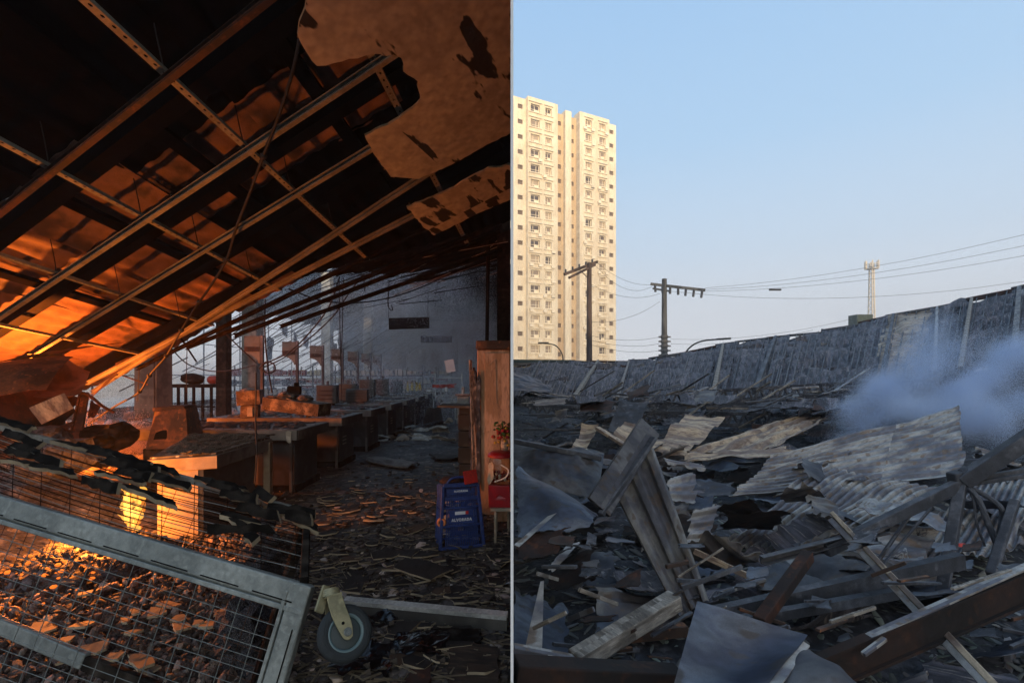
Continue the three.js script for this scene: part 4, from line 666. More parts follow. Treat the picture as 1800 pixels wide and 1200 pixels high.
// ---------------------------------------------------------------- wire cage lying on its side, with a caster
{
  const FR = at(548, 1030, 1.7), FL = at(-60, 853, 1.97), BR = at(540, 902, 2.27), BL = at(-60, 733, 2.62), dw = at(486, 1215, 1.62).sub(at(540, 1030, 1.7)).normalize();
  const down = (p, l) => p.clone().addScaledVector(dw, l), lenR = FR.y / -dw.y - .02, ex = FR.clone().sub(FL).normalize(), nrm = ex.clone().cross(dw).normalize(); if (nrm.z < 0) nrm.negate();
  const L = FR.distanceTo(FL), parts = [];
  const railUp = nrm.clone();
  parts.push(['top_rail', [bar(down(FL, .035), down(FR, .035), .075, .035, { up: railUp }), bar(down(FL, .085).addScaledVector(nrm, .004), down(FR, .085).addScaledVector(nrm, .004), .018, .03, { up: railUp }), bar(down(FL, .076).addScaledVector(nrm, -.006), down(FR, .076).addScaledVector(nrm, -.006), .02, .02, { up: railUp })], M.cart, [
    ['slot', [0, 1, 2, 3, 4, 5, 6].map((k) => { const a = FL.clone().lerp(FR, .06 + k * .135), b = FL.clone().lerp(FR, .06 + k * .135 + .1); return bar(down(a, .062).addScaledVector(nrm, .0185), down(b, .062).addScaledVector(nrm, .0185), .004, .003, { up: railUp }); }), M.black]]]);
  const pe = FR.clone().addScaledVector(ex, -.045);
  parts.push(['corner_post', [bar(FR.clone().addScaledVector(ex, -.03), down(FR.clone().addScaledVector(ex, -.03), lenR), .036, .075, { up: ex }).translate(0, 0, 0), bar(down(pe, .03).addScaledVector(nrm, .005).addScaledVector(ex, -.032), down(pe, lenR).addScaledVector(nrm, .005).addScaledVector(ex, -.032), .03, .014, { up: ex })], M.cart, [['slot', bar(down(pe, .14).addScaledVector(nrm, .02).addScaledVector(ex, .03), down(pe, .36).addScaledVector(nrm, .02).addScaledVector(ex, .03), .003, .004, { up: ex }), M.black]]]);
  parts.push(['lower_rail', bar(at(-60, 1074, 1.93), at(150, 1162, 1.80), .055, .03, { up: railUp }), M.cart], ['lower_rail', bar(at(150, 1164, 1.80), at(360, 1245, 1.68), .05, .03, { up: railUp }), M.soot]);
  parts.push(['side_rail', bar(FR.clone().addScaledVector(ex, -.03), BR, .03, .055), M.soot], ['back_rail', bar(BL, BR, .022, .03), M.rail], ['back_post', bar(BR, down(BR, .9), .04, .04), M.soot], ['left_leg', bar(FL, down(FL, FL.y / -dw.y - .02), .04, .04), M.cart], ['left_leg', bar(BL, V(BL.x, .02, BL.z), .04, .04), M.soot]);
  for (let k = 1; k <= 12; k++) { const a = .1 + k * .043; parts.push(['wire', rod(down(FL, a), down(FR.clone().addScaledVector(ex, -.06), a + .01 * Math.sin(k)), .0016, 4), M.cart]); }
  for (let k = 0; k < 16; k++) { const q = FL.clone().lerp(FR, .03 + k * .058), b = q.clone().addScaledVector(ex, -.0); parts.push(['wire', rod(down(q, .09), down(b, .66), .0016, 4), M.cart]); }
  // back face wires and the wide top face
  for (let k = 1; k <= 12; k++) parts.push(['wire', rod(down(BL, k * .06), down(BR, k * .06), .0014, 4), M.rust]);
  for (let k = 0; k < 14; k++) { const q = BL.clone().lerp(BR, .05 + k * .068); parts.push(['wire', rod(q, down(q, .75), .0014, 4), M.rust]); }
  for (let k = 1; k < 19; k++) parts.push(['wire', tube([FL.clone().lerp(BL, k / 19), FL.clone().lerp(BL, k / 19).lerp(FR.clone().lerp(BR, k / 19), .5).add(V(0, -.02 - .02 * hash(k, 2), 0)), FR.clone().lerp(BR, k / 19)], .002, 10, 4), k % 3 ? M.soot : M.cart]);
  for (let k = 0; k < 11; k++) { const t = .06 + k * .09; parts.push(['wire', rod(FL.clone().lerp(FR, t), BL.clone().lerp(BR, t + .01), .0014, 4), M.soot]); }
  // caster
  const C = at(606, 1113, 1.58), z = camera.position.clone().sub(C).normalize().applyAxisAngle(V(0, 1, 0), .32).applyAxisAngle(V(1, 0, 0), -.1), y0 = V(.12, 1, 0), x = y0.clone().cross(z).normalize(), y = z.clone().cross(x), B = new THREE.Matrix4().makeBasis(x, y, z).setPosition(C), G = (g) => g.applyMatrix4(B);
  const prof = (a) => a.map(([r, h]) => new THREE.Vector2(r, h));
  const tyre = G(new THREE.LatheGeometry(prof([[.055, -.016], [.068, -.019], [.08, -.017], [.086, -.009], [.0875, 0], [.086, .009], [.08, .017], [.068, .019], [.055, .016]]), 44).rotateX(Math.PI / 2));
  const ring = G(new THREE.LatheGeometry(prof([[.048, .011], [.052, .0175], [.057, .0175], [.059, .013]]), 40).rotateX(Math.PI / 2));
  const web = G(new THREE.LatheGeometry(prof([[0, -.016], [.056, -.012], [.056, .01], [.042, .011], [.03, .013], [0, .015]]), 36).rotateX(Math.PI / 2));
  const rubber = mat({ color: 0x1e2426, roughness: .75, bump: .002, fine: 1 }), teal = mat({ color: 0x2b3636, roughness: .55 }), blue = mat({ color: 0x566a6c, roughness: .45 }), zincY = mat({ map: T.galv, color: 0xc9bd95, metalness: .35, roughness: .5 });
  const fs = new THREE.Shape(); fs.moveTo(-.014, -.012); fs.quadraticCurveTo(-.002, -.03, .014, -.014); fs.quadraticCurveTo(.02, .02, .0, .07); fs.lineTo(-.012, .118); fs.lineTo(-.056, .112); fs.quadraticCurveTo(-.05, .05, -.014, -.012);
  const fork = G(new THREE.ExtrudeGeometry(fs, { depth: .004, bevelEnabled: true, bevelSize: .0015, bevelThickness: .0015, bevelSegments: 1 }).translate(0, 0, .024));
  const forkB = G(new THREE.ExtrudeGeometry(fs, { depth: .004, bevelEnabled: false }).translate(0, 0, -.03));
  const yoke = G(box(.05, .006, .062, -.034, .117, 0, 0, 0, .1)), head = G(new THREE.CylinderGeometry(.026, .03, .022, 16).translate(-.036, .13, 0));
  const bolt = G(new THREE.CylinderGeometry(.011, .011, .01, 6).rotateX(Math.PI / 2).translate(0, 0, .032)), nut = G(new THREE.TorusGeometry(.011, .0025, 6, 20).translate(0, 0, .03)), dot = G(new THREE.CylinderGeometry(.005, .005, .002, 10).rotateX(Math.PI / 2).translate(-.013, .028, .0305));
  const plateP = G(box(.03, .085, .012, -.062, .115, -.005, .3, 0, -.42));
  parts.push(['caster', tyre, rubber, [['rim_ring', ring, blue], ['wheel_disc', web, teal], ['fork', [fork, forkB, yoke, head], zincY], ['mounting_plate', plateP, zincY], ['axle_bolt', [bolt, nut], M.cart], ['hole', dot, M.black]]]);
  make('wire_cage_trolley', 'galvanised wire cage trolley lying tipped over in the foreground with one caster wheel', 'cage trolley', parts);
  // charred strips lying on the cage
  const lay = (u, v, l, w, a, k) => { const o = FL.clone().lerp(BL, v).lerp(FR.clone().lerp(BR, v), u).add(V(0, .022 + .015 * hash(k, 4), 0)), n = BL.clone().sub(FL).cross(ex).normalize(); if (n.y < 0) n.negate(); const d = ex.clone().applyAxisAngle(n, a), s = n.clone().cross(d); const bend = hash(k, 5) * .04; l *= .8; w *= .36; return [o.clone().addScaledVector(d, -l / 2).addScaledVector(s, -w / 2), o.clone().addScaledVector(d, l / 2).addScaledVector(s, -w / 2), o.clone().addScaledVector(d, l / 2).addScaledVector(s, w / 2).addScaledVector(n, bend), o.clone().addScaledVector(d, -l / 2).addScaledVector(s, w / 2).addScaledVector(n, bend)]; };
  const strips = []; for (let k = 0; k < 34; k++) { const q = k % 3; strips.push(q === 0 ? [rr(.74, 1.01), rr(.25, .95), rr(.12, .26), rr(.05, .09), rr(-.5, .5)] : q === 1 ? [rr(.02, .8), rr(.86, 1), rr(.2, .4), rr(.05, .08), rr(-.08, .08)] : [rr(.0, .62), rr(.35, .8), rr(.16, .36), rr(.05, .09), rr(-.15, .2)]); }
  strips.forEach(([u, v, l, w, a], k) => { const [p, q, r, s] = lay(u, v, l, w, a, k), ey = s.clone().sub(p), W = ey.length(); one('charred_strip', `charred ceiling strip with a pale broken edge lying on the cage ${u > .75 ? 'corner above the caster' : v > .7 ? 'along its back rail' : u > .4 ? 'in the middle' : 'towards the left edge'}`, 'ceiling piece', plate(p, q.clone().sub(p), ey, ragged([[0, 0], [l, rr(-.01, .01)], [l * .9 + rr(-.04, .04), W], [rr(-.02, .04), W * rr(.7, 1.1)]], .03, .007, k), .02), [M.soot, M.paleEdge], `charred strips ${u > .75 ? 'on the cage corner' : v > .7 ? 'along the back rail' : u > .4 ? 'mid cage' : 'left on the cage'}`); });
}
// ---------------------------------------------------------------- litter on the hall floor
const shardGeos = []; for (let k = 0; k < 14; k++) shardGeos.push(shardGeo(k, 1, .001));
{
  const top = [mat({ map: T.soot, color: 0xb8b0a8, bump: .01 }), mat({ map: T.column, color: 0x6e6c6a, bump: .01 }), mat({ map: T.board, color: 0xa89a8c, bump: .01 })];
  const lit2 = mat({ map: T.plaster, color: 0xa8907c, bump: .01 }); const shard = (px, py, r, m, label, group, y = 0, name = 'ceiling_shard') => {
    const p = onY(px, py, y + .02), k = Math.floor(rnd() * 14), g = shardGeo(k + Math.floor(rnd() * 60), r, rr(.009, .016));
    const o = lit(new THREE.Mesh(g, [m, M.paleEdge])); o.name = numbered(name); o.position.set(Math.min(p.x, -r - .02), y + .012 + rnd() * .03, p.z); o.rotation.set(rr(-.2, .16), rr(-.7, .7), rr(-.14, .14)); scene.add(o); return info(o, label, 'ceiling piece', group);
  };
  for (let k = 0; k < 150; k++) { const py = 838 + 350 * Math.pow(rnd(), .85), px = rr(560, 885); if (px > 765 && py > 850 && py < 985) continue; if (py > 1060 && px < 690) continue; const w = py > 1085 ? (px < 760 ? 'beyond the caster wheel' : 'in the bottom right corner') : py > 1000 ? (px < 720 ? 'just behind the metal channel' : 'behind the right end of the metal channel') : py > 930 ? (px < 650 ? 'beside the cage corner' : 'before the blue crate') : px < 660 ? 'at the foot of the counters' : px < 770 ? 'in the middle of the aisle' : 'around the blue crate', q = rnd(), i = q < .62 ? 0 : q < .9 ? 1 : 2;
    shard(px, py, rr(.06, .17) * (py > 1000 ? .8 : 1), top[i], `${['black', 'grey-brown', 'warm brown'][i]} broken tile with a pale edge ${w}`, `${['black', 'grey-brown', 'warm brown'][i]} broken tiles ${w}`); }
  shard(618, 892, .3, top[0], 'largest dark tile piece lying in the middle of the aisle', undefined);
  shard(705, 1003, .13, top[2], 'brownish tile piece leaning on a grey one in the aisle', undefined, .05);
  shard(742, 1008, .2, top[1], 'grey tile piece beside the brownish leaning one', undefined, .04);
  shard(712, 932, .22, top[2], 'brown tile piece left of the blue crate', undefined);
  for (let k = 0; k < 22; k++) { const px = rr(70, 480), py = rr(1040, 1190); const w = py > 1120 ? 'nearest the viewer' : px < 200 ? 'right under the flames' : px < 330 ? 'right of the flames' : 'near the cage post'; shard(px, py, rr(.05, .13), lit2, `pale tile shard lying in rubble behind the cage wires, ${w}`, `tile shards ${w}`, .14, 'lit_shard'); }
  const ang = (px, py) => new THREE.Euler(rr(-.3, .3), rr(0, 6.3), rr(-.3, .3));
  let a = []; for (let k = 0; k < 7000; k++) { const px = rr(120, 890), py = 800 + 400 * Math.pow(rnd(), .7), p = onY(px, py, .01); if (p.x < -5) continue; const s = rr(.005, .026); a.push({ m: place(V(p.x, .01 + rnd() * .02, p.z), V(s * rr(1, 2.4), s * rr(.3, .9), s * rr(.8, 1.6)), ang()), c: new THREE.Color().setHSL(rr(.04, .1), rr(.05, .25), rnd() < .08 ? rr(.25, .45) : rr(.015, .08)) }); }
  scatter('floor_rubble', 'fine charred rubble covering the hall floor', lumpGeo(7, 1, 0, .5, 1), mat({ color: 0xffffff }), a, scene, 'rubble');
  a = []; for (let k = 0; k < 900; k++) { const px = rr(470, 890), py = 800 + 400 * Math.pow(rnd(), .75), p = onY(px, py, .02), L = rr(.03, .17); a.push(place(V(p.x, .02 + rnd() * .03, p.z), V(L, rr(.003, .008), rr(.003, .01)), new THREE.Euler(0, rnd() < .6 ? rr(-.6, .6) : rr(0, 3.1), rr(-.15, .15)))); }
  scatter('floor_splinters', 'thin pale splinters scattered over the aisle floor', new THREE.BoxGeometry(1, 1, 1), M.paleEdge, a, scene, 'splinters');
  a = []; for (let k = 0; k < 6500; k++) { const px = rr(-60, 520), py = rr(930, 1215), p = onY(px, py, .1), s = rr(.006, .026); a.push({ m: place(V(p.x, .03 + rnd() * .12, p.z), V(s * rr(.8, 2.2), s * rr(.25, .8), s * rr(.7, 1.3))), c: new THREE.Color().setHSL(rr(.03, .09), rr(.1, .3), rnd() < .15 ? rr(.2, .4) : rr(.03, .16)) }); }
  scatter('fire_rubble', 'stony rubble around the fire under the wire cage', lumpGeo(8, 1, 0, .5, 1), mat({ color: 0xffffff, bump: .01 }), a, scene, 'rubble');
  for (let k = 0; k < 20; k++) { const p = onY(rr(60, 400), rr(960, 1110), .1), q = p.clone().add(V(rr(-.35, .35), rr(.02, .2), rr(-.3, .3))); one('burnt_stick', 'thin burnt stick poking out of the rubble near the fire', 'stick', bar(p, q, .012, .01), pick([M.wood, M.palewood]), 'burnt sticks near the fire'); }
}
{
  const a = onY(607, 1064, .07), b = onY(892, 1092, .07); b.x = Math.min(b.x, -.02);
  make('floor_channel', 'long grey metal channel lying across the floor behind the caster wheel', 'metal channel', [['channel', bar(a, b, .1, .05, { kind: 'C', t: .005, roll: -Math.PI / 2 + .15 }), M.galv], ['web_face', bar(a.clone().add(V(0, -.005, .03)), b.clone().add(V(0, -.005, .03)), .012, .075, { roll: -.3 }), M.grey], ['paint_patch', bar(a.clone().lerp(b, .46).add(V(0, .029, 0)), a.clone().lerp(b, .75).add(V(0, .029, 0)), .055, .004), M.plaster]]);
  const fb = (label, c, m) => one('floor_board', label, 'board', sheet(c.map(([x, y, h]) => { const p = onY(x, y, h); p.x = Math.min(p.x, -.012); return p; }), { nu: 16, nv: 10, crumple: .02, rag: .25, th: .014 }), m);
  fb('flat dark board below the metal channel at the right', [[740, 1130, .03], [862, 1138, .03], [868, 1108, .06], [735, 1100, .05]], M.soot);
  fb('large brown-black board in the bottom right corner of the hall', [[768, 1215, .04], [899, 1230, .04], [899, 1130, .05], [770, 1118, .06]], M.wood);
  fb('brown peeling board at the bottom edge between wheel and corner', [[700, 1225, .03], [762, 1215, .05], [772, 1165, .04], [705, 1155, .03]], M.brownpaint);
  const gl = mat({ color: 0x0c0d0f, roughness: .18 });
  for (const [x, y, k, l] of [[655, 1085, 1, 'crumpled glossy black plastic film under the metal channel'], [735, 1135, 2, 'glossy black plastic film beside the boards'], [640, 1165, 3, 'glossy black plastic film under the caster wheel']]) { const p = onY(x, y, .05); one('plastic_film', l, 'plastic film', sheet([p.clone().add(V(-.25, 0, .16)), p.clone().add(V(.25, 0, .16)), p.clone().add(V(.25, .02, -.2)), p.clone().add(V(-.25, .02, -.2))], { nu: 30, nv: 26, crumple: .06, cs: 9, s: k, rag: .5 }), gl); }
  for (let k = 0; k < 9; k++) { const p = onY(rr(600, 770), rr(1075, 1190), .05); one('white_flake', 'small white curled flake on the black floor near the wheel', 'flake', sheet([p, p.clone().add(V(.05, .01, .02)), p.clone().add(V(.04, .04, -.03)), p.clone().add(V(-.01, .02, -.02))], { nu: 10, nv: 8, crumple: .025, cs: 16, s: k, curl: .03, rag: .5 }), M.ash, 'white flakes near the wheel'); }
}
// ================================================================ outside, right of the partition
// ---------------------------------------------------------------- apartment tower
{
  const S = .845, D0 = 114 * S, e = V(.89, 0, -.455).normalize(), n = V(.455, 0, .89).normalize(), O = V(0, 0, -D0), top = 1.6 + 64.8 * S, st = 3.0, rows = 18, y1 = 54.35;
  const B = new THREE.Matrix4().makeBasis(e, V(0, 1, 0), n).setPosition(O), G = (g) => g.applyMatrix4(B), parts = [];
  const cream = mat({ map: blotch(0xdfd5c0, 0xd2c5ae, 0xe6decd, { per: 4, sx: 4, sy: 1, s: 40, fine: .07, speck: .4, rep: .06 }), roughness: .9 }), cream2 = mat({ map: cream.map, color: 0xe2d3c0, roughness: .9 });
  const glass = [0x4a3d34, 0x5c4e44, 0x8d7f70, 0xa99a86].map((c) => mat({ color: c, roughness: .25 })), fr = mat({ color: 0xe6dcc8, roughness: .6 }), dk = mat({ color: 0x6b5a4b });
  const strips = [[-4, 3.3, 0, [[1.81, 1.35, 1.05]]], [3.3, 11.6, .8, [[5.34, 2.5, 1.75], [8.98, 1.75, 1.75]]], [11.6, 14.2, -.6, [[12.95, 1.3, 1.05]]], [14.2, 16.0, .25, []], [16.0, 18.0, -.6, [[16.75, 1.2, 1.05]]], [18.0, 27.2, .8, [[20.7, 1.9, 1.75], [25.0, 2.0, 1.75]]], [27.2, 30.1, 0, [[28.6, 1.3, 1.05]]]];
  const gl = {}, fg = {};
  let wi = 0; const wins = [];
  strips.forEach(([a, b, z, cols]) => {
    a *= S; b *= S; const tp = top - (z < 0 ? .9 : z > .5 ? 0 : .3);
    const sh = new THREE.Shape([[a, 0], [b, 0], [b, tp], [a, tp]].map(([p, q]) => new THREE.Vector2(p, q)));
    for (let [u0, w, h] of cols) { w *= .84; h *= .84; for (let r = 0; r < rows; r++) {
      const u = u0 * S, y = y1 - r * st - (z < 0 ? .9 : 0); if (y < 1.2) continue;
      sh.holes.push(new THREE.Path([[u - w / 2, y - h / 2], [u - w / 2, y + h / 2], [u + w / 2, y + h / 2], [u + w / 2, y - h / 2]].map(([p, q]) => new THREE.Vector2(p, q))));
      wins.push([u, y, z, w, h]);
    } }
    parts.push(['wall', G(new THREE.ExtrudeGeometry(sh, { depth: .6 + (z + .7), bevelEnabled: false }).translate(0, 0, -.7)), z < 0 ? cream2 : cream]);
    if (z > .5) { const sl = []; for (let r = 0; r < rows; r++) { const y = y1 - r * st; for (const [u0, w] of cols) { sl.push(G(new THREE.BoxGeometry(w * 1.25, .14, .3).translate(u0 * S, y + 1.12, .6 + z + .14)), G(new THREE.BoxGeometry(w * 1.2, .12, .24).translate(u0 * S, y - .98, .6 + z + .11))); } } parts.push(['sills', sl, cream]); }
  });
  parts.push(['core', G(new THREE.BoxGeometry(34.1 * S - .1, top - 1.2, 15).translate(13.05 * S, (top - 1.2) / 2, -8.25)), cream2]);
  parts.push(['roof_parapet', G(new THREE.BoxGeometry(34.1 * S, .5, .3).translate(13.05 * S, top - 1.0, -15.5)), cream], ['side_wing', G(new THREE.BoxGeometry(1.6, top - 4.5, 10).translate(30.1 * S + .8, (top - 4.5) / 2, -8)), cream2]);
  const root = make('apartment_tower', 'tall cream apartment tower glowing in low sun at the left of the open sky', 'tower', parts);
  for (let k = 0; k < 40; k++) { const a = [5.34, 8.98, 20.7, 25.0][k % 4] * S + rr(.9, 1.1) * (k % 3 ? 1 : -1), m = lit(new THREE.Mesh(new THREE.BoxGeometry(.8, .5, .4), fr)); m.name = 'air_conditioner'; m.position.copy(V(a, y1 - Math.floor(rnd() * 17) * st - 1.35, 1.62).applyMatrix4(B).sub(root.position)); m.rotation.y = Math.atan2(n.x, n.z); root.add(m); }
  const cache = {};
  wins.forEach(([u, y, z, w, h], k) => {
    const big = h > 1.3, key = w + '_' + h + (big ? k % 3 : 0);
    if (!cache[key]) {
      const pane = plainBox(w, h, .05), bars = [plainBox(w, .1, .08, 0, h / 2 - .05, .03), plainBox(w, .1, .08, 0, -h / 2 + .05, .03), plainBox(.1, h, .075, -w / 2 + .05, 0, .03), plainBox(.1, h, .075, w / 2 - .05, 0, .03)];
      if (big) { bars.push(plainBox(.1, h, .07, [0, w * .18, -w * .15][k % 3], 0, .03), plainBox(w, .08, .065, 0, -h * .12, .03)); if (k % 3 !== 1) bars.push(plainBox(w * .45, h * .42, .05, w * .22, -h * .28, .03)); }
      cache[key] = [pane, merge(bars)];
    }
    const wm = lit(new THREE.Mesh(cache[key][0], big ? glass[Math.floor(hash(k, 77) * 4)] : dk)); wm.name = 'window';
    const p = V(u, y, .6 + z - (big ? .5 : .3)).applyMatrix4(B).sub(root.position); wm.position.copy(p); wm.rotation.y = Math.atan2(n.x, n.z); root.add(wm);
    if (big) { const f = lit(new THREE.Mesh(cache[key][1], fr)); f.name = 'window_frame'; wm.add(f); }
  });
}
// added blocker, unseen behind the viewer, that shades the yard from the sun
{
  const parts = [['wall', box(120, 15, 10, 60.5, 7.5, 52), M.plaster]];
  for (let k = 0; k < 14; k++) parts.push(['window', box(3, 1.8, .1, 8 + k * 8, 10, 46.96), M.dark]);
  make('added_sun_blocker', 'long pale added sun blocker, unseen behind the viewer, that keeps the yard in shade', 'added_sun_blocker', parts);
}
struct('pavement', uvBox(new THREE.PlaneGeometry(60, 90).rotateX(-Math.PI / 2).translate(-44.3, .004, -40)), mat({ map: blotch(0xc4bfb4, 0xb8b2a7, 0xcfcac0, { per: 5, speck: .3, s: 44, rep: .05 }), roughness: .9 }));
// pale buildings across the side street, seen through the left windows
for (const [x, z, w, h, d, l] of [[-34, -34, 14, 2.7, 8, 'pale low building seen through the windows left of the slim column'], [-40, -22, 12, 2.9, 8, 'pale building behind the thick left column']]) make('street_building', l, 'building', [['wall', box(w, h, d, x, h / 2, z), M.plaster], ['roof', box(w + .4, .3, d + .4, x, h + .15, z), M.grey], ['door', box(1.2, 2.2, .1, x + w * .2, 1.1, z + d / 2 + .04), M.dark]]);
// low cream house with dark green roof edge
{
  const a = at(896, 660, 34), b = at(1006, 655, 38);
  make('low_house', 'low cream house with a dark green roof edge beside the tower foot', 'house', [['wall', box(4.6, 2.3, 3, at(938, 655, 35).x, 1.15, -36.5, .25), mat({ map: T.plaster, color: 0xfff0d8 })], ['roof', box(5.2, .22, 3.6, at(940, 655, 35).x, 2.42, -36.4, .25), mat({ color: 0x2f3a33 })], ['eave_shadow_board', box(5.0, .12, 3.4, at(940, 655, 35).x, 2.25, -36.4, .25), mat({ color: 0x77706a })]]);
}
// ---------------------------------------------------------------- poles, lamps, mast, wires
const concrete = mat({ map: T.column, color: 0xd6b4a4 }), concrete2 = mat({ map: T.column, color: 0xd0d6e0 });
const wireEnds = [];
{
  const d = 36, base = V(at(1036, 655, d).x, 0, -d), tp = at(1036, 462, d), c1 = at(992, 482, d - 1.5), c2 = at(1050, 460, d + .8), ins = [];
  for (let k = 0; k < 5; k++) { const p = c1.clone().lerp(c2, .04 + k * .2); ins.push(rod(p, p.clone().add(V(0, .32, 0)), .07, 7)); wireEnds.push(p.clone().add(V(0, .33, 0))); }
  make('utility_pole', 'brown utility pole with a slanting crossarm standing before the tower', 'utility pole', [['pole', new THREE.CylinderGeometry(.17, .24, tp.y, 12).translate(base.x, tp.y / 2, base.z), concrete], ['crossarm', bar(c1, c2, .16, .2), concrete], ['crossarm', bar(c1.clone().add(V(.3, -.3, .25)), c2.clone().add(V(-.2, -.28, .25)), .12, .16), concrete], ['insulator', ins, M.dark], ['brace', bar(c1.clone().lerp(c2, .45).add(V(0, -.1, 0)), V(tp.x, tp.y - 1.2, tp.z), .05, .05), concrete]]);
}
{
  const d = 40, tp = at(1168, 490, d), c1 = at(1144, 499, d + .5), c2 = at(1240, 510, d - 1.5), ins = [], low = [], lp = [];
  for (let k = 0; k < 7; k++) { const p = c1.clone().lerp(c2, .08 + k * .145); ins.push(rod(p, p.clone().add(V(rr(-.1, .1), -.62, 0)), .1, 7)); if (k % 2 === 0) wireEnds.push(p.clone().add(V(0, .12, 0))); }
  for (let k = 0; k < 5; k++) low.push(bar(at(1158, 592 + k * 8, d), at(1179, 592 + k * 8, d), .12, .12), rod(at(1168, 592 + k * 8 - 3, d), at(1168, 592 + k * 8 + 3, d), .3, 8));
  make('utility_pole', 'grey utility pole with a long crossarm of hanging insulators right of the tower', 'utility pole', [['pole', new THREE.CylinderGeometry(.2, .27, tp.y, 12).translate(tp.x, tp.y / 2, tp.z), concrete2], ['crossarm', bar(c1, c2, .16, .22), concrete2], ['crossarm', bar(c1.clone().add(V(.1, -.4, .2)), at(1180, 512, d), .12, .14), concrete2], ['insulator', ins, M.dark], ['cable_rack', low, concrete2]]);
}
for (const [pts, base, label] of [[[[1205, 622, 33], [1216, 608, 33], [1232, 600, 33], [1252, 597, 33], [1272, 596, 33]], 1205, 'curved street lamp rising behind the burnt roof'], [[[990, 640, 44], [988, 622, 44], [978, 608, 44], [966, 604, 44], [955, 603, 44]], 990, 'small curved street lamp in front of the tower foot']]) {
  const p = pts.map((q) => at(...q)); p.unshift(V(p[0].x, 0, p[0].z));
  const h = p[p.length - 1]; make('street_lamp', label, 'street lamp', [['pole', tube(p, .06, 40, 6), M.grey], ['lamp_head', box(.95, .12, .25, h.x, h.y + .02, h.z, 0, 0, .06), M.grey]]);
}
{
  const d = 118, c = V(at(1533, 655, d).x, 0, -d), h = EYE + (655 - 462) / F * d, parts = [], W = mat({ color: 0xd8cfc0 }), st = [], r0 = 1.05, r1 = .5;
  const leg = (k, y) => { const a = k / 3 * 6.283, r = r0 + (r1 - r0) * y / h; return V(c.x + Math.cos(a) * r, y, c.z + Math.sin(a) * r); };
  for (let k = 0; k < 3; k++) parts.push(['leg', rod(leg(k, 0), leg(k, h), .16), W]);
  for (let y = 0; y < h - 1; y += 1.4) for (let k = 0; k < 3; k++) st.push(rod(leg(k, y), leg((k + 1) % 3, Math.min(h, y + 1.4)), .07, 4), rod(leg(k, y), leg((k + 1) % 3, y), .06, 4));
  parts.push(['lattice', st, W], ['platform', [new THREE.CylinderGeometry(1.3, 1.3, .15, 12).translate(c.x, h - 1.4, c.z), new THREE.TorusGeometry(1.5, .08, 6, 18).rotateX(Math.PI / 2).translate(c.x, h - .4, c.z)], W]);
  for (let k = 0; k < 6; k++) { const a = k / 6 * 6.283; parts.push(['antenna', box(.4, 1.9, .3, c.x + Math.cos(a) * 1.4, h - .5, c.z + Math.sin(a) * 1.4, -a), W]); }
  for (const y of [8.6, 10]) parts.push(['dish', new THREE.SphereGeometry(.9, 14, 8, 0, 6.3, 0, 1).rotateX(Math.PI / 2).translate(c.x + .9, y, c.z + .5), W]);
  make('antenna_mast', 'pale lattice antenna mast sunlit on the horizon at the right', 'antenna mast', parts);
  one('roof_tank', 'small dark green block on the ridge below the antenna mast', 'tank', box(1.9, 1.3, 1.6, at(1513, 655, 60).x, EYE + (655 - 563) / F * 60, -60), mat({ color: 0x3c4638 }));
}
const wire = (label, a, b, sag, r = .012) => one('overhead_wire', label, 'wire', tube([0, .2, .4, .6, .8, 1].map((t) => a.clone().lerp(b, t).add(V(0, -sag * 4 * t * (1 - t), 0))), r, 40, 4), M.cable);
[[1240, 506, 40, 1820, 408, 30, .5, 'uppermost wire climbing to the right edge of the sky'], [1240, 509, 40, 1820, 428, 30, .5, 'second wire climbing to the right edge of the sky'], [1238, 512, 40, 1820, 446, 31, .5, 'third wire climbing to the right edge of the sky'], [1180, 512, 40, 1820, 492, 34, .9, 'lower wire passing behind the antenna mast'], [1179, 596, 40, 1500, 560, 36, .5, 'low wire from the cable rack towards the ridge, upper'], [1179, 604, 40, 1430, 580, 36, .4, 'low wire from the cable rack towards the ridge, lower']].forEach(([x, y, d, X, Y, E, s, l]) => wire(l, at(x, y, d), at(X, Y, E), s, y > 590 ? .009 : .011));
[[1050, 462, 36, 1146, 500, 40, .5, 'wire from the brown pole to the grey pole, topmost'], [1048, 468, 36, 1146, 504, 40, .9, 'wire from the brown pole to the grey pole, sagging'], [1040, 500, 36, 1160, 516, 40, .6, 'wire between the two poles below the crossarms'], [1040, 566, 36, 1160, 530, 40, .5, 'wire rising from the brown pole to the grey pole'], [1040, 590, 36, 1160, 592, 40, .3, 'lower cable between the two poles, upper'], [1040, 598, 36, 1160, 604, 40, .3, 'lower cable between the two poles, middle'], [1040, 606, 36, 1160, 616, 40, .3, 'lower cable between the two poles, bottom']].forEach(([x, y, d, X, Y, E, s, l]) => wire(l, at(x, y, d), at(X, Y, E), s, .012));
one('small_splice', 'dark splice box on the lower wire left of the antenna mast', 'splice', box(.9, .13, .13, at(1363, 509, 37).x, at(1363, 509, 37).y, -37), M.cable);

// ---------------------------------------------------------------- yard surface
{
  const w = 26, l = 34, pg = new THREE.PlaneGeometry(w, l, 190, 220).rotateX(-Math.PI / 2).translate(w / 2 + .012, 0, -l / 2 - 1.0), p = pg.attributes.position;
  for (let i = 0; i < p.count; i++) { const x = p.getX(i), z = p.getZ(i); p.setY(i, .04 + .5 * sm(7, 14, -z) * (.55 + .9 * (fbm(x * .7 + 3, z * .7 + 60, 0, 4) - .3)) + .16 * (fbm(x * 2.6 + 30, z * 2.6 + 90, 0, 5))); }
  pg.computeVertexNormals(); struct('rubble_ground', uvBox(pg), mat({ map: T.char, color: 0xa4a6ae, bump: .03 }));
}
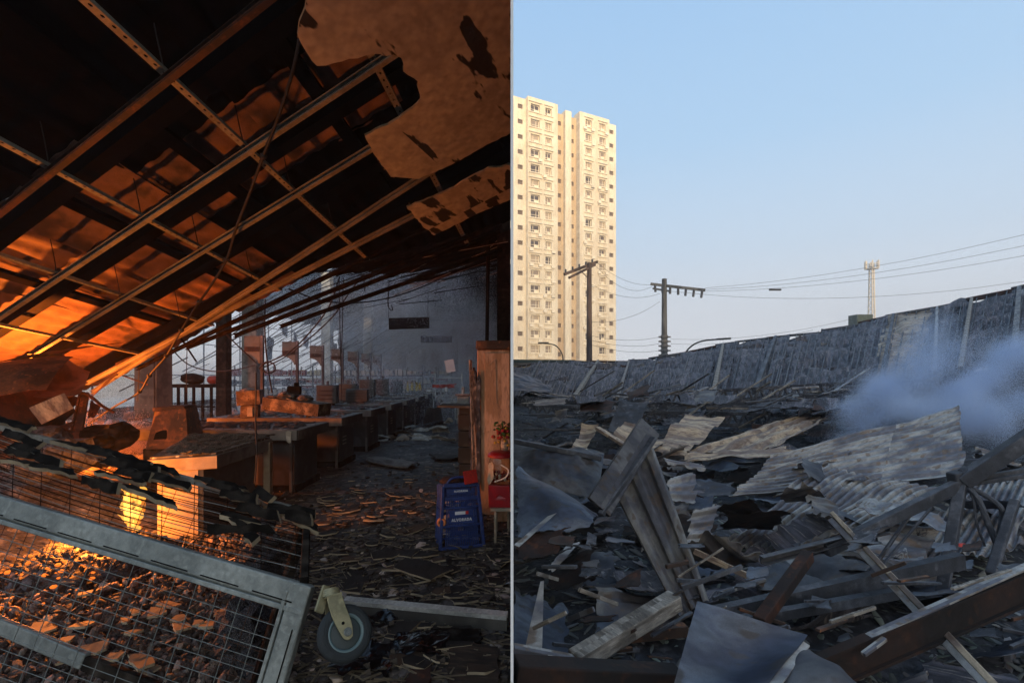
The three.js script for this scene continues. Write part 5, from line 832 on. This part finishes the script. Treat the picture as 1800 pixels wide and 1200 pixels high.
// ---------------------------------------------------------------- burnt roof on the horizon
M.roofGrey = mat({ map: T.char, color: 0xffffff, bump: .03 }); const lerpPath = (P, x) => { let k = 0; while (k < P.length - 2 && P[k + 1][0] < x) k++; const [x0, y0, d0] = P[k], [x1, y1, d1] = P[k + 1], t = (x - x0) / (x1 - x0); return [x, y0 + (y1 - y0) * t, d0 + (d1 - d0) * t]; };
{
  const ridge = [[896, 648, 30], [960, 634, 29], [1040, 636, 28], [1110, 634, 27], [1170, 629, 26], [1240, 612, 25], [1300, 600, 24], [1400, 589, 22.5], [1480, 577, 21.5], [1560, 556, 20.5], [1650, 541, 19.5], [1720, 523, 18.5], [1800, 505, 17.5], [1900, 482, 16.5]];
  const eave = [[860, 694, 15], [1000, 708, 13.6], [1100, 713, 12.8], [1200, 710, 12.2], [1300, 704, 11.8], [1400, 697, 11.4], [1500, 688, 11], [1600, 674, 10.8], [1700, 658, 10.6], [1900, 640, 10.2]];
  const parts = [], xs = [902, 941, 1003, 1042, 1108, 1144, 1201, 1262, 1296, 1352, 1388, 1447, 1512, 1560, 1640, 1698, 1782, 1860], A = (P, x) => at(...lerpPath(P, x));
  const mats = [M.streak, M.streakLight, M.streak, M.streak, M.streakLight];
  for (let k = 0; k < xs.length - 1; k++) {
    const a = xs[k] - 2, b = xs[k + 1] + 2;
    const cr = A(ridge, a), dr = A(ridge, b);
    parts.push(['roof_panel', sheet([A(eave, a - 31), A(eave, b - 25), dr, cr].map((p, i) => i > 1 ? p.add(V(0, -.04, 0)) : p), { nu: 30, nv: 28, ribs: 0, crumple: .3, cs: 1.3, s: k }), k === 13 ? M.beige : mats[k % 5]]);
    const rib = []; for (let j = 0; j < 5; j++) { const t = j / 5, e1 = A(eave, a - 28 + (b - a) * t), e2 = A(ridge, a + (b - a) * t); rib.push(bar(e1.add(V(0, .05, .1)), e2.add(V(0, .02, .1)), .03, .03)); }
    parts.push(['rib', rib, pick([M.dark, M.zincDark])]);
    parts.push(['ridge_cap', bar(A(ridge, a - 1).add(V(0, .02, 0)), A(ridge, b + 1).add(V(0, .02 - .1 * hash(k, 4), 0)), .22, rr(.06, .16)), k % 3 ? M.zincDark : M.brownpaint]);
    if (hash(k, 21) < .86) { const m = rr(.06, .12); parts.push(['rafter', bar(A(eave, a - 30 + 26 * (hash(k, 8) - .4)).add(V(0, .2, .35)), A(ridge, a + 4 + 14 * (hash(k, 9) - .5)).add(V(0, .05, .2)), m, m), [M.zincMid, M.dark, M.zinc, M.palewood][k % 4]]); }
  }
  parts.push(['rafter', bar(at(1648, 545, 18.5), at(1630, 650, 16), .1, .1), M.zinc], ['rafter', bar(at(1648, 545, 18.4), at(1670, 590, 17), .08, .08), M.zinc], ['rafter', bar(at(1800, 510, 16.5), at(1770, 620, 14), .08, .08), M.zinc], ['rafter', bar(at(1745, 575, 15.5), at(1772, 615, 14.6), .07, .07), M.zinc]);
  for (let k = 0; k < xs.length - 1; k++) { const a = A(eave, xs[k] - 33), b = A(eave, xs[k + 1] - 27); parts.push(['lower_sheet', sheet([V(a.x, 0, a.z + .2), V(b.x, 0, b.z + .2), b.clone().add(V(0, .06, 0)), a.clone().add(V(0, .06, 0))], { nu: 14, nv: 10, crumple: .15, s: k + 40 }), k % 2 ? M.char : M.dark]); }
  for (let k = 0; k < 75; k++) { const x = rr(905, 1780), t = rr(.02, .92), e = lerpPath(eave, x - 26), q = lerpPath(ridge, x), y = e[1] + (q[1] - e[1]) * t, d = e[2] + (q[2] - e[2]) * t - .45, w = rr(30, 85); parts.push(['loose_sheet', sheet([[x, y + 8, d], [x + w, y + rr(0, 10), d], [x + w - 6, y - rr(8, 26), d + .3], [x - 4, y - rr(8, 22), d + .3]].map((p) => at(...p)), { nu: 12, nv: 12, crumple: .14, cs: 2, s: k, rag: .5 }), [M.streakLight, M.zincMid, M.streak, M.brownpaint, M.char][k % 5]]); }
  make('burnt_roof', 'long burnt shed roof with pale bare rafters running along the horizon', 'roof', parts);
}
// ---------------------------------------------------------------- sheets and beams of the yard
const K = .68, at2 = (x, y, d) => at(x, y, d * K), out = (name, label, c, o, m, cat = 'metal sheet', grp) => one(name, label, cat, sheet(c.map((p) => at2(...p)), { nu: 40, nv: 60, ...o, amp: (o.amp ?? .02) * K, crumple: (o.crumple ?? 0) * K, curl: (o.curl ?? 0) * K, sag: (o.sag ?? 0) * K, cs: (o.cs ?? 2) / K }), m, grp);
const ob = (name, label, a, b, w, h, o, m, cat = 'beam', grp) => one(name, label, cat, bar(at2(...a), at2(...b), w * K, h * K, o), m, grp);
out('roof_sheet', 'smooth blue-grey sheet at the left end below the burnt roof', [[890, 688, 16], [972, 690, 15.5], [950, 668, 18], [890, 648, 19]], { crumple: .06, s: 1 }, M.zincBlue);
// corrugated fields
out('corrugated_sheet', 'large pale corrugated sheet, its ribs fanning out to a rounded right end in the smoke', [[1272, 874, 7.6], [1708, 840, 7.0], [1694, 706, 9.4], [1352, 800, 8.8]], { nu: 50, nv: 170, ribs: 12, amp: .02, crumple: .13, cs: .7, s: 12, curl: .16, rag: .04 }, M.zinc);
out('corrugated_sheet', 'big grey corrugated sheet sloping down to the left under the pale one', [[1250, 964, 6.0], [1440, 812, 7.8], [1700, 852, 6.9], [1450, 1004, 5.2]], { nu: 50, nv: 200, ribs: 16, amp: .024, crumple: .14, cs: .8, s: 13, rag: .12 }, M.zinc);
out('corrugated_sheet', 'grey corrugated sheet behind the black pipes at the right', [[1540, 1030, 4.9], [1690, 846, 6.8], [1860, 826, 6.4], [1800, 985, 4.9]], { nu: 50, nv: 170, ribs: 13, amp: .022, crumple: .14, cs: .8, s: 14, rag: .2 }, M.zinc);
out('corrugated_sheet', 'long beige corrugated sheet lit warm between the dark truss and the pale sheet', [[1148, 806, 10.2], [1430, 722, 12.6], [1496, 720, 12.2], [1360, 794, 9.8]], { nu: 40, nv: 70, ribs: 4, amp: .05, crumple: .08, s: 15, rag: .1 }, M.beige);
out('corrugated_sheet', 'small beige sheet left of the long beige one', [[1140, 792, 10], [1205, 800, 9.8], [1275, 735, 12], [1205, 728, 12]], { ribs: 2, amp: .05, crumple: .08, s: 16 }, M.beige);
out('corrugated_sheet', 'beige strip under the long beige sheet ending in a torn edge', [[1150, 815, 9], [1420, 812, 8.6], [1450, 770, 9.8], [1160, 800, 9.8]], { ribs: 2, amp: .03, crumple: .12, s: 17, rag: .5 }, M.beige);
out('corrugated_sheet', 'small fan of pale ribs right of the leaning dark sheet', [[1165, 886, 6], [1236, 896, 6.1], [1226, 815, 6.8], [1168, 842, 6.6]], { ribs: 4, amp: .025, crumple: .05, s: 18, rag: .3 }, M.zinc);
out('corrugated_sheet', 'short upright corrugated piece below the small fan', [[1203, 962, 5.4], [1246, 960, 5.4], [1278, 876, 5.9], [1206, 892, 5.8]].reverse(), { nu: 30, nv: 60, ribs: 4, amp: .025, crumple: .04, s: 19, rag: .3 }, M.zinc);
out('corrugated_sheet', 'grey sheet fragment under the junction of the black pipes', [[1480, 1000, 5], [1620, 1010, 4.8], [1690, 920, 5.6], [1560, 900, 5.8]], { ribs: 4, amp: .03, crumple: .06, s: 20, rag: .4 }, M.zinc);
// the crossing dark panels
out('leaning_sheet', 'tall dark ribbed sheet leaning in the middle of the debris', [[1196, 1088, 3.75], [1248, 1058, 3.8], [1148, 786, 5.0], [1078, 862, 4.9]].map((p, i, a) => a[(i + 3) % 4]), { nu: 40, nv: 60, ribs: 2.5, amp: .03, crumple: .04, s: 21, th: .006 }, M.zincMid);
ob('crossing_plank', 'dark blue-grey plank crossing over the top of the leaning sheet', [1052, 892, 4.5], [1142, 750, 5.1], .26, .05, { up: V(.3, .4, 1) }, M.zincDark, 'plank');
ob('crossing_plank', 'thin dark edge strip below the crossing plank', [1056, 905, 4.48], [1150, 770, 5.0], .06, .05, {}, M.dark, 'plank');
out('dark_flap', 'dark square flap standing behind the crossing plank', [[1068, 755, 8.4], [1120, 768, 8.2], [1136, 712, 8.8], [1092, 700, 8.9]], { crumple: .1, s: 22 }, M.dark);
out('beige_flap', 'beige bent flap left of the crossing plank', [[1078, 762, 7.4], [1112, 782, 7.2], [1134, 752, 7.6], [1098, 742, 7.8]], { crumple: .06, s: 23, ribs: 1, amp: .03 }, M.beige);
out('beige_flap', 'pale greenish bent sheet with a curved right edge', [[1006, 792, 7.2], [1030, 796, 7.1], [1052, 742, 7.7], [1022, 744, 7.8]], { crumple: .08, s: 24, ribs: 1, amp: .04, curl: .1 }, M.beige);
ob('pale_batten', 'pale batten running down right from the greenish sheet', [1050, 752, 7.4], [1098, 782, 7.0], .1, .05, {}, M.beige, 'batten');
out('small_plate', 'small white plate at the foot of the greenish sheet', [[1028, 794, 6.8], [1044, 800, 6.8], [1046, 794, 6.9], [1030, 788, 6.9]], { nu: 6, nv: 6 }, M.plaster, 'plate');
// left blue-grey heap
out('smooth_sheet', 'large smooth blue-grey sheet bulging at the left by the partition', [[903, 960, 3.9], [1040, 935, 4.2], [1062, 905, 4.4], [903, 800, 5.2]], { crumple: .2, cs: .9, s: 25, sag: .12, rag: .1 }, M.zincBlue);
out('smooth_sheet', 'dark blue sheet behind the bulging one, with a curved upper rim', [[903, 850, 5.4], [1050, 880, 5.2], [1062, 800, 5.9], [903, 770, 6.2]], { crumple: .15, s: 26, sag: .2 }, M.zincDark);
out('smooth_sheet', 'rust-tinted sheet low at the left by the partition', [[903, 990, 3.7], [985, 985, 3.8], [1010, 930, 4.1], [903, 915, 4.2]], { crumple: .12, s: 27, rag: .3 }, M.brownpaint);
ob('curved_rim', 'dark rim bar arching above the blue sheets', [903, 775, 5.8], [1058, 806, 5.5], .06, .06, {}, M.dark, 'bar');
out('pale_strip', 'thin pale strip slanting up from the partition', [[903, 958, 3.5], [912, 962, 3.5], [978, 902, 3.8], [962, 908, 3.8]], { nu: 8, nv: 20, crumple: .02, s: 28 }, M.zinc, 'strip');
out('pale_strip', 'broad pale torn strip below the bulging sheet', [[944, 1014, 3.3], [962, 1022, 3.3], [1040, 936, 3.75], [1006, 940, 3.7]], { nu: 10, nv: 30, crumple: .05, s: 29, rag: .5 }, M.zinc, 'strip');
out('pale_strip', 'narrow upright wedge of pale sheet at the lower left', [[922, 1142, 2.9], [953, 1142, 2.9], [956, 1022, 3.25], [950, 1022, 3.25]], { nu: 8, nv: 24, crumple: .02, s: 30 }, M.zinc, 'strip');
ob('charred_timber', 'pale charred timber rising to the right at the lower left', [1012, 1164, 2.75], [1192, 1056, 3.15], .115, .1, { warp: .03 }, M.palewood, 'timber');
ob('charred_timber', 'thin grey lath beside the pale charred timber', [1120, 1092, 3.0], [1165, 1048, 3.2], .03, .02, {}, M.palewood, 'lath');
ob('charred_timber', 'pinkish timber standing slantwise in the middle foreground', [1336, 1096, 3.3], [1424, 976, 3.8], .085, .09, { warp: .02 }, M.brownpaint, 'timber');
ob('brown_beam', 'wide brown beam along the bottom left edge of the yard', [902, 1186, 2.35], [1192, 1200, 2.55], .12, .15, {}, M.darkBrown);
ob('brown_beam', 'pale-edged ledge above the brown beam at the bottom left', [902, 1138, 2.7], [1018, 1160, 2.75], .06, .03, {}, M.zinc, 'ledge');
out('pink_plate', 'pinkish plate lying low behind the pale timber', [[1000, 1104, 3.3], [1090, 1098, 3.3], [1094, 1080, 3.5], [1020, 1082, 3.5]], { nu: 14, nv: 8, crumple: .05, s: 31, rag: .4 }, M.brownpaint, 'plate');
ob('dark_girder', 'dark red girder behind the pale charred timber', [1095, 1118, 3.3], [1205, 1106, 3.4], .06, .07, { kind: 'C' }, M.rust, 'girder');
// the folded sheet at the bottom
{
  const a = at2(1226, 1062, 2.55), b = at2(1420, 1118, 2.5), c = at2(1330, 1230, 2.1), d = at2(1180, 1230, 2.15), e = at2(1400, 1122, 2.5), f = at2(1560, 1240, 2.2), g = at2(1330, 1230, 2.12);
  make('folded_sheet', 'big dark sheet folded in the middle at the bottom of the yard', 'metal sheet', [['left_face', sheet([d, c, b, a], { nu: 30, nv: 30, crumple: .05, cs: 1.6, s: 33, sag: -.07 }), M.zincBlue], ['right_face', sheet([g.clone().add(V(.005, 0, .01)), f, at2(1478, 1165, 2.42), e], { nu: 24, nv: 24, crumple: .04, s: 34, sag: .05 }), M.zincDark], ['turned_edge', sheet([c.clone().add(V(-.02, .01, .01)), c.clone().add(V(.03, .02, .02)), b.clone().add(V(0, -.02, .01)), b.clone().add(V(-.03, .0, .01))], { nu: 6, nv: 20, crumple: .02 }), M.zinc]]);
}
ob('long_pale_channel', 'long pale steel channel leaning across the lower right', [1466, 905, 4.7], [1765, 1222, 2.5], .085, .04, { up: V(.3, .3, 1) }, M.beige, 'channel');
ob('long_pale_channel', 'thin lip along the long pale channel', [1460, 912, 4.66], [1752, 1222, 2.49], .012, .05, { up: V(.3, .3, 1) }, M.zinc, 'channel');
ob('rust_girder', 'big dark brown girder rising to the right edge', [1440, 1185, 2.75], [1830, 1020, 3.1], .06, .2, { kind: 'I', t: .012 }, M.darkBrown, 'girder');
ob('rust_girder', 'pale edge strip along the big brown girder', [1475, 1142, 2.78], [1830, 984, 3.1], .05, .014, {}, M.zinc, 'strip');
ob('rust_girder', 'dark girder behind the pinkish timber running right', [1230, 1088, 3.6], [1690, 985, 4.1], .06, .12, { kind: 'C', t: .008 }, M.dark, 'girder');
ob('rust_girder', 'lower dark girder parallel to it', [1300, 1092, 3.5], [1580, 1042, 3.8], .05, .07, { kind: 'C', t: .008 }, M.dark, 'girder');
ob('pale_lath', 'pale bent lath from the middle to the leaning sheet', [1222, 965, 4.6], [1345, 1022, 4.3], .12, .05, { kind: 'L', t: .008 }, M.beige, 'lath');
ob('pale_lath', 'thin pale lath between the sheet and the dark girder', [1345, 1018, 4.25], [1240, 1050, 4.1], .04, .03, {}, M.zinc, 'lath');
ob('pale_lath', 'light short strip under the big brown girder', [1518, 1150, 2.7], [1556, 1122, 2.75], .03, .02, {}, M.zinc, 'strip');
// black pipes
const pipe = (l, pts, r, m = M.dark) => one('black_pipe', l, 'pipe', tube(pts.map((p) => at2(...p)), r * K, pts.length * 10, 8), m);
ob('black_pipe', 'thick black pipe rising to the right edge from the junction', [1690, 848, 4.6], [1830, 756, 4.4], .13, .13, {}, M.dark, 'pipe');
ob('black_pipe', 'black post going down from the pipe junction', [1690, 850, 4.6], [1656, 1045, 4.25], .09, .08, {}, M.dark, 'post');
ob('black_pipe', 'black bar running down left from the pipe junction', [1690, 850, 4.6], [1452, 968, 4.35], .07, .11, {}, M.dark, 'bar');
ob('black_pipe', 'pale-edged lower part of the black bar', [1560, 930, 4.42], [1340, 985, 4.25], .05, .07, { kind: 'C' }, M.zincDark, 'bar');
ob('black_pipe', 'thin black bar running level to the right edge', [1690, 846, 4.6], [1830, 822, 4.5], .05, .05, {}, M.dark, 'bar');
ob('black_pipe', 'second thin black bar sloping up to the right edge', [1695, 852, 4.6], [1830, 832, 4.4], .04, .04, {}, M.dark, 'bar');
pipe('black rod bowing right below the junction', [[1690, 850, 4.6], [1728, 868, 4.5], [1760, 892, 4.4], [1762, 912, 4.4], [1745, 985, 4.3]], .022);
pipe('black rod running steeply down right of the junction', [[1690, 850, 4.6], [1715, 870, 4.5], [1740, 925, 4.4], [1765, 985, 4.3]], .025);
pipe('thin wire dangling below the junction', [[1700, 850, 4.55], [1712, 880, 4.5], [1718, 920, 4.45], [1732, 960, 4.4]], .01);
one('pipe_joint', 'black joint plate where the pipes meet', 'joint', [box(.11, .14, .07, at2(1686, 846, 4.62).x, at2(1686, 846, 4.62).y, -4.62 * K, .2, 0, .2), lumpGeo(95, .06, 2, .3, 1).translate(...at2(1700, 836, 4.6).toArray())], M.dark);
ob('thin_rod', 'thin dark rod leaning from the junction towards the girders', [1640, 890, 4.6], [1545, 1000, 4.3], .02, .02, {}, M.dark, 'rod'); ob('thin_rod', 'second thin dark rod leaning beside the first', [1600, 905, 4.55], [1520, 1020, 4.25], .03, .02, {}, M.zincDark, 'rod');
ob('dark_column', 'short dark post at the right behind the brown girder', [1785, 880, 4.4], [1742, 1010, 4.1], .07, .06, {}, M.dark, 'post');
one('red_tag', 'small red tag on a sheet right of the black post', 'tag', box(.04, .02, .008, ...at2(1692, 958, 4.3).toArray()), mat({ color: 0xd0524c }));
// trusses in the middle distance
function truss(label, a, b, h, n, m) {
  const A = at(...a), Bq = at(...b), up = V(0, h, 0), ch = [], wb = [];
  ch.push(bar(A, Bq, .07, .07), bar(A.clone().add(up), Bq.clone().add(up), .07, .07));
  for (let k = 0; k < n; k++) { const p = A.clone().lerp(Bq, k / n), q = A.clone().lerp(Bq, (k + 1) / n), r = p.clone().lerp(q, .5).add(up); wb.push(bar(p, r, .045, .045), bar(r, q, .045, .045)); }
  make('roof_truss', label, 'truss', [['chord', ch[0], m], ['chord', ch[1], m], ['webbing', wb, m]]);
}
truss('dark collapsed truss sagging across the middle, nearest', [1060, 742, 9.6], [1340, 748, 9.3], .22, 14, M.dark); truss('dark collapsed truss going on to the right', [1330, 744, 9.4], [1545, 704, 10.2], .24, 12, M.char);
truss('upper dark truss below the burnt roof', [1180, 712, 10.9], [1560, 690, 10.6], .26, 18, M.char); truss('left dark truss behind the flaps', [930, 728, 10.5], [1080, 735, 10], .2, 9, M.dark); truss('right-hand truss fading into the smoke', [1480, 700, 9.9], [1790, 668, 9.6], .2, 16, M.dark);
{
  const L1 = [], seg = [M.zincDark, M.dark, M.zinc, M.palewood];
  for (let k = 0; k < 150; k++) { const x = rr(905, 1560), d = rr(8.2, 11), y = 668 + rr(.0, 1.0) * 90 + (x > 1400 ? -(x - 1400) * .12 : 0), l = rr(20, 90), sl = rr(-.75, .15) * (rnd() < .3 ? -.4 : 1); one('charred_lath', `${['grey', 'dark', 'bright zinc', 'pale wooden'][k % 4]} lath in the tangle below the burnt roof, ${x < 1120 ? 'at its left end' : x < 1340 ? 'left of the long beige sheet' : 'above the long beige sheet'}`, 'lath', bar(at(x, y + 14, d), at(x + l, y + 14 + l * sl, d + rr(-.5, .8)), rr(.02, .055), rr(.015, .04)), seg[k % 4], `${['grey', 'dark', 'bright zinc', 'pale wooden'][k % 4]} laths below the roof, ${x < 1120 ? 'left' : x < 1340 ? 'middle' : 'right'}`); }
  for (let k = 0; k < 80; k++) { const x = rr(900, 1500), d = rr(7.6, 10.8), y = rr(690, 775), w = rr(30, 90); one('crumpled_piece', `${['charred', 'zinc grey', 'streaked', 'light streaked', 'brownish', 'mid grey'][k % 6]} crumpled roofing piece below the burnt roof, ${x < 1120 ? 'at its left end' : x < 1320 ? 'in the middle' : 'towards the smoke'}`, 'roofing piece', sheet([[x, y + 16, d], [x + w, y + rr(6, 20), d - .3], [x + w + rr(-10, 20), y - rr(4, 18), d + .9], [x + rr(-10, 20), y - rr(0, 12), d + .9]].map((p) => at(...p)), { nu: 12, nv: 10, crumple: .12, s: k, rag: .5 }), [M.char, M.zincDark, M.streak, M.streakLight, M.brownpaint, M.zincMid][k % 6], `${['charred', 'zinc grey', 'streaked', 'light streaked', 'brownish', 'mid grey'][k % 6]} roofing pieces, ${x < 1120 ? 'left' : x < 1320 ? 'middle' : 'right'}`); }
  for (let k = 0; k < 40; k++) { const py = rr(990, 1190), px = rr(905, 1800), d = rr(2.7, 3.9), l = rr(30, 110); one('yard_stick', `${['dark', 'grey', 'pale', 'rusty'][k % 4]} stick in the near debris ${px < 1200 ? 'left of the folded sheet' : px < 1500 ? 'above the folded sheet' : 'by the long pale channel'}`, 'stick', bar(at2(px, py, d), at2(px + l, py + l * rr(-.7, .4), d + rr(-.2, .5)), rr(.006, .02), rr(.006, .02)), [M.dark, M.zincDark, M.palewood, M.rust][k % 4], `${['dark', 'grey', 'pale', 'rusty'][k % 4]} sticks ${px < 1200 ? 'left' : px < 1500 ? 'centre' : 'right'}`); }
  for (let k = 0; k < 140; k++) {
    const d = rr(2.1, 7.2), h = .12 + .5 * rnd() * sm(2, 4, d), px = rr(905, 1830), c = at(px, HZ + (EYE - h) * F / d, d); if (d > 4.2 && px > 1250 && px < 1700 && rnd() < .6) continue;
    const w = rr(.22, .7), l = rr(.25, .8), yaw = rr(-.9, .9), pit = rr(-.7, .5), rl = rr(-.4, .4), E = new THREE.Euler(pit, yaw, rl), Pq = (a, b) => V(a * w / 2, rr(-.03, .03), b * l / 2).applyEuler(E).add(c), k5 = k % 6;
    one('burnt_sheet', `${['blue-grey', 'dark', 'grey ribbed', 'sooty brown', 'pale', 'streaked'][k5]} crumpled sheet in the ${d < 3.2 ? 'nearest' : d < 5 ? 'middle' : 'farther'} part of the yard, ${px < 1250 ? 'left of the leaning sheet' : px < 1550 ? 'below the corrugated field' : 'at the right'}`, 'metal sheet', sheet([Pq(-1, 1), Pq(1, 1), Pq(1, -1), Pq(-1, -1)], { nu: 22, nv: 22, ribs: k5 === 2 || k5 === 4 ? 4 : 0, amp: .015, crumple: .09, cs: 2.2, s: k, rag: .25 }), [M.zincBlue, M.zincDark, M.zincMid, M.darkBrown, M.zinc, M.streak][k5], `${['blue-grey', 'dark', 'grey ribbed', 'sooty brown', 'pale', 'streaked'][k5]} sheets of the yard heap, ${d < 3.2 ? 'near' : d < 5 ? 'middle' : 'far'} ${px < 1250 ? 'left' : px < 1550 ? 'centre' : 'right'}`);
  }
  for (let k = 0; k < 46; k++) { const py = rr(800, 965), px = rr(905, 1300), d = (1.6 - .1) * F / (py - HZ) / K * rr(.9, 1), w = rr(30, 110); one('roofing_scrap', `${['dark', 'grey', 'rust-tinted'][k % 3]} torn roofing scrap lying between the blue sheets and the corrugated field`, 'metal scrap', sheet([[px, py, d], [px + w, py + rr(-14, 14), d], [px + w * rr(.7, 1.2), py - rr(8, 40), d + .4], [px + w * rr(0, .3), py - rr(6, 34), d + .4]].map((p) => at2(...p)), { nu: 12, nv: 12, crumple: .06, cs: 3, s: k, rag: .5 }), [M.zincDark, M.zincBlue, M.darkBrown][k % 3], `${['dark', 'grey', 'rust-tinted'][k % 3]} roofing scraps in the middle of the yard`); }
  for (let k = 0; k < 44; k++) { const py = rr(955, 1190), px = rr(910, 1790), d = rr(2.9, 4.6), w = rr(25, 85); one('metal_scrap', `${['grey', 'dark', 'blue-grey', 'charred', 'brownish'][k % 5]} bent metal scrap in the near debris ${px < 1200 ? 'left of the folded sheet' : px < 1500 ? 'above the folded sheet' : 'by the long pale channel'}`, 'metal scrap', sheet([[px, py, d], [px + w, py + rr(-14, 14), d], [px + w * rr(.7, 1.2), py - rr(8, 36), d + .3], [px + w * rr(0, .3), py - rr(6, 30), d + .3]].map((p) => at2(...p)), { nu: 10, nv: 10, crumple: .05, cs: 3, s: k, rag: .5 }), [M.zincDark, M.dark, M.zincBlue, M.char, M.brownpaint][k % 5], `${['grey', 'dark', 'blue-grey', 'charred', 'brownish'][k % 5]} scraps ${px < 1200 ? 'left' : px < 1500 ? 'centre' : 'right'}`); }
  const a = []; for (let k = 0; k < 9000; k++) { const d = 1.2 + 16 * Math.pow(rnd(), 1.2), x = rnd() * d * 1.06 + .03, y = .04 + .5 * sm(7, 14, d) * (.55 + .9 * (fbm(x * .7 + 3, -d * .7 + 60, 0, 4) - .3)) + .16 * fbm(x * 2.6 + 30, -d * 2.6 + 90, 0, 5), s = rr(.006, .02); a.push({ m: place(V(x, y + s * .3, -d), V(s * rr(1, 6), s * rr(.15, .4), s * rr(.5, 1.3)), new THREE.Euler(rr(-.4, .4), rr(0, 6.3), rr(-.4, .4))), c: new THREE.Color().setHSL(rr(.03, .65), rr(.02, .12), rr(.04, .18)) }); }
  scatter('yard_rubble', 'small charred rubble between the sheets of the yard', lumpGeo(9, 1, 0, .5, 1), mat({ color: 0xffffff }), a, scene, 'rubble');
}
// ---------------------------------------------------------------- smoke: fine drops drawn where the photograph shows it
{
  // each instance is a cluster of many tiny drops
  const cluster = (n, r, R) => { const gs = []; for (let k = 0; k < n; k++) gs.push(new THREE.TetrahedronGeometry(r * rr(.7, 1.3), 0).applyMatrix4(place(V(gauss() * R, gauss() * R, gauss() * R)))); const g = mergeGeometries(gs); clean(g); return g; };
  const puff = (name, label, geo, n, fn, col) => { const a = []; for (let k = 0; k < n; k++) { const [p, s] = fn(k); if (p) a.push(place(p, s)); } scatter(name, label, geo, new THREE.MeshPhysicalMaterial({ color: col, roughness: 1, transmission: .6, thickness: 0, specularIntensity: 0, side: THREE.DoubleSide }), a, scene, 'smoke'); };
  // yard smoke rising at the right
  const blobs = [];
  for (const [sx, sy, ex2, ey2, d0] of [[1500, 770, 1700, 590, 7.2], [1520, 740, 1830, 650, 7.6], [1560, 735, 1620, 575, 8], [1640, 730, 1850, 580, 8], [1700, 740, 1850, 700, 7.2], [1495, 720, 1600, 650, 7.6], [1600, 700, 1800, 760, 6.6], [1700, 690, 1800, 600, 7.6]]) for (let k = 0; k < 26; k++) { const t = k / 26, wv = 22 * Math.sin(t * 7 + sx); blobs.push([at(sx + (ex2 - sx) * t + wv, sy + (ey2 - sy) * t - wv * .6, d0 + t * .9), .06 + t * .24]); }
  for (let k = 0; k < 16; k++) { const px = 1520 + rnd() * 330, py = 690 + rr(-90, 75) - (px - 1500) * .1, d = rr(7.2, 8.6); blobs.push([at(px, py, d), rr(.35, .9)]); }
  
  puff('smoke_cloud', 'bluish smoke drifting over the sheets at the right', cluster(520, .0017, .15), 3000, () => { const b = blobs[Math.floor(rnd() * blobs.length)]; return [b[0].clone().add(V(gauss() * b[1], gauss() * b[1] * .6, gauss() * b[1])), rr(.8, 1.4)]; }, 0xe2ecf9);
  // hall smoke
  puff('hall_smoke', 'blue-grey smoke filling the back of the hall', cluster(340, .0055, .5), 6200, () => { const z = 12.5 + 32 * Math.pow(rnd(), .75), x = rr(-13.2, -.9), y = rr(.2, 5.9); return [V(x, y, -z), rr(.8, 1.2)]; }, 0xebf4fc);
  puff('street_smoke', 'sunlit pale smoke drifting along the street beyond the left windows', cluster(220, .012, .8), 3200, () => [V(-17 - 24 * rnd(), 3.6 * rnd() * rnd() + .2, -rr(13, 50)), rr(.8, 1.4)], 0xf6f2ee);
  puff('floor_smoke', 'pale smoke curling up behind the burning rubble', cluster(160, .004, .12), 200, () => { const c = at(215, 775, 7.4), w = rr(.2, 1); return [V(c.x + gauss() * w * .8, Math.max(.2, c.y - .1 + gauss() * w * .5), c.z + gauss() * w * .8), rr(.8, 1.3)]; }, 0xb9aeb6);
}
renderer.render(scene, camera);
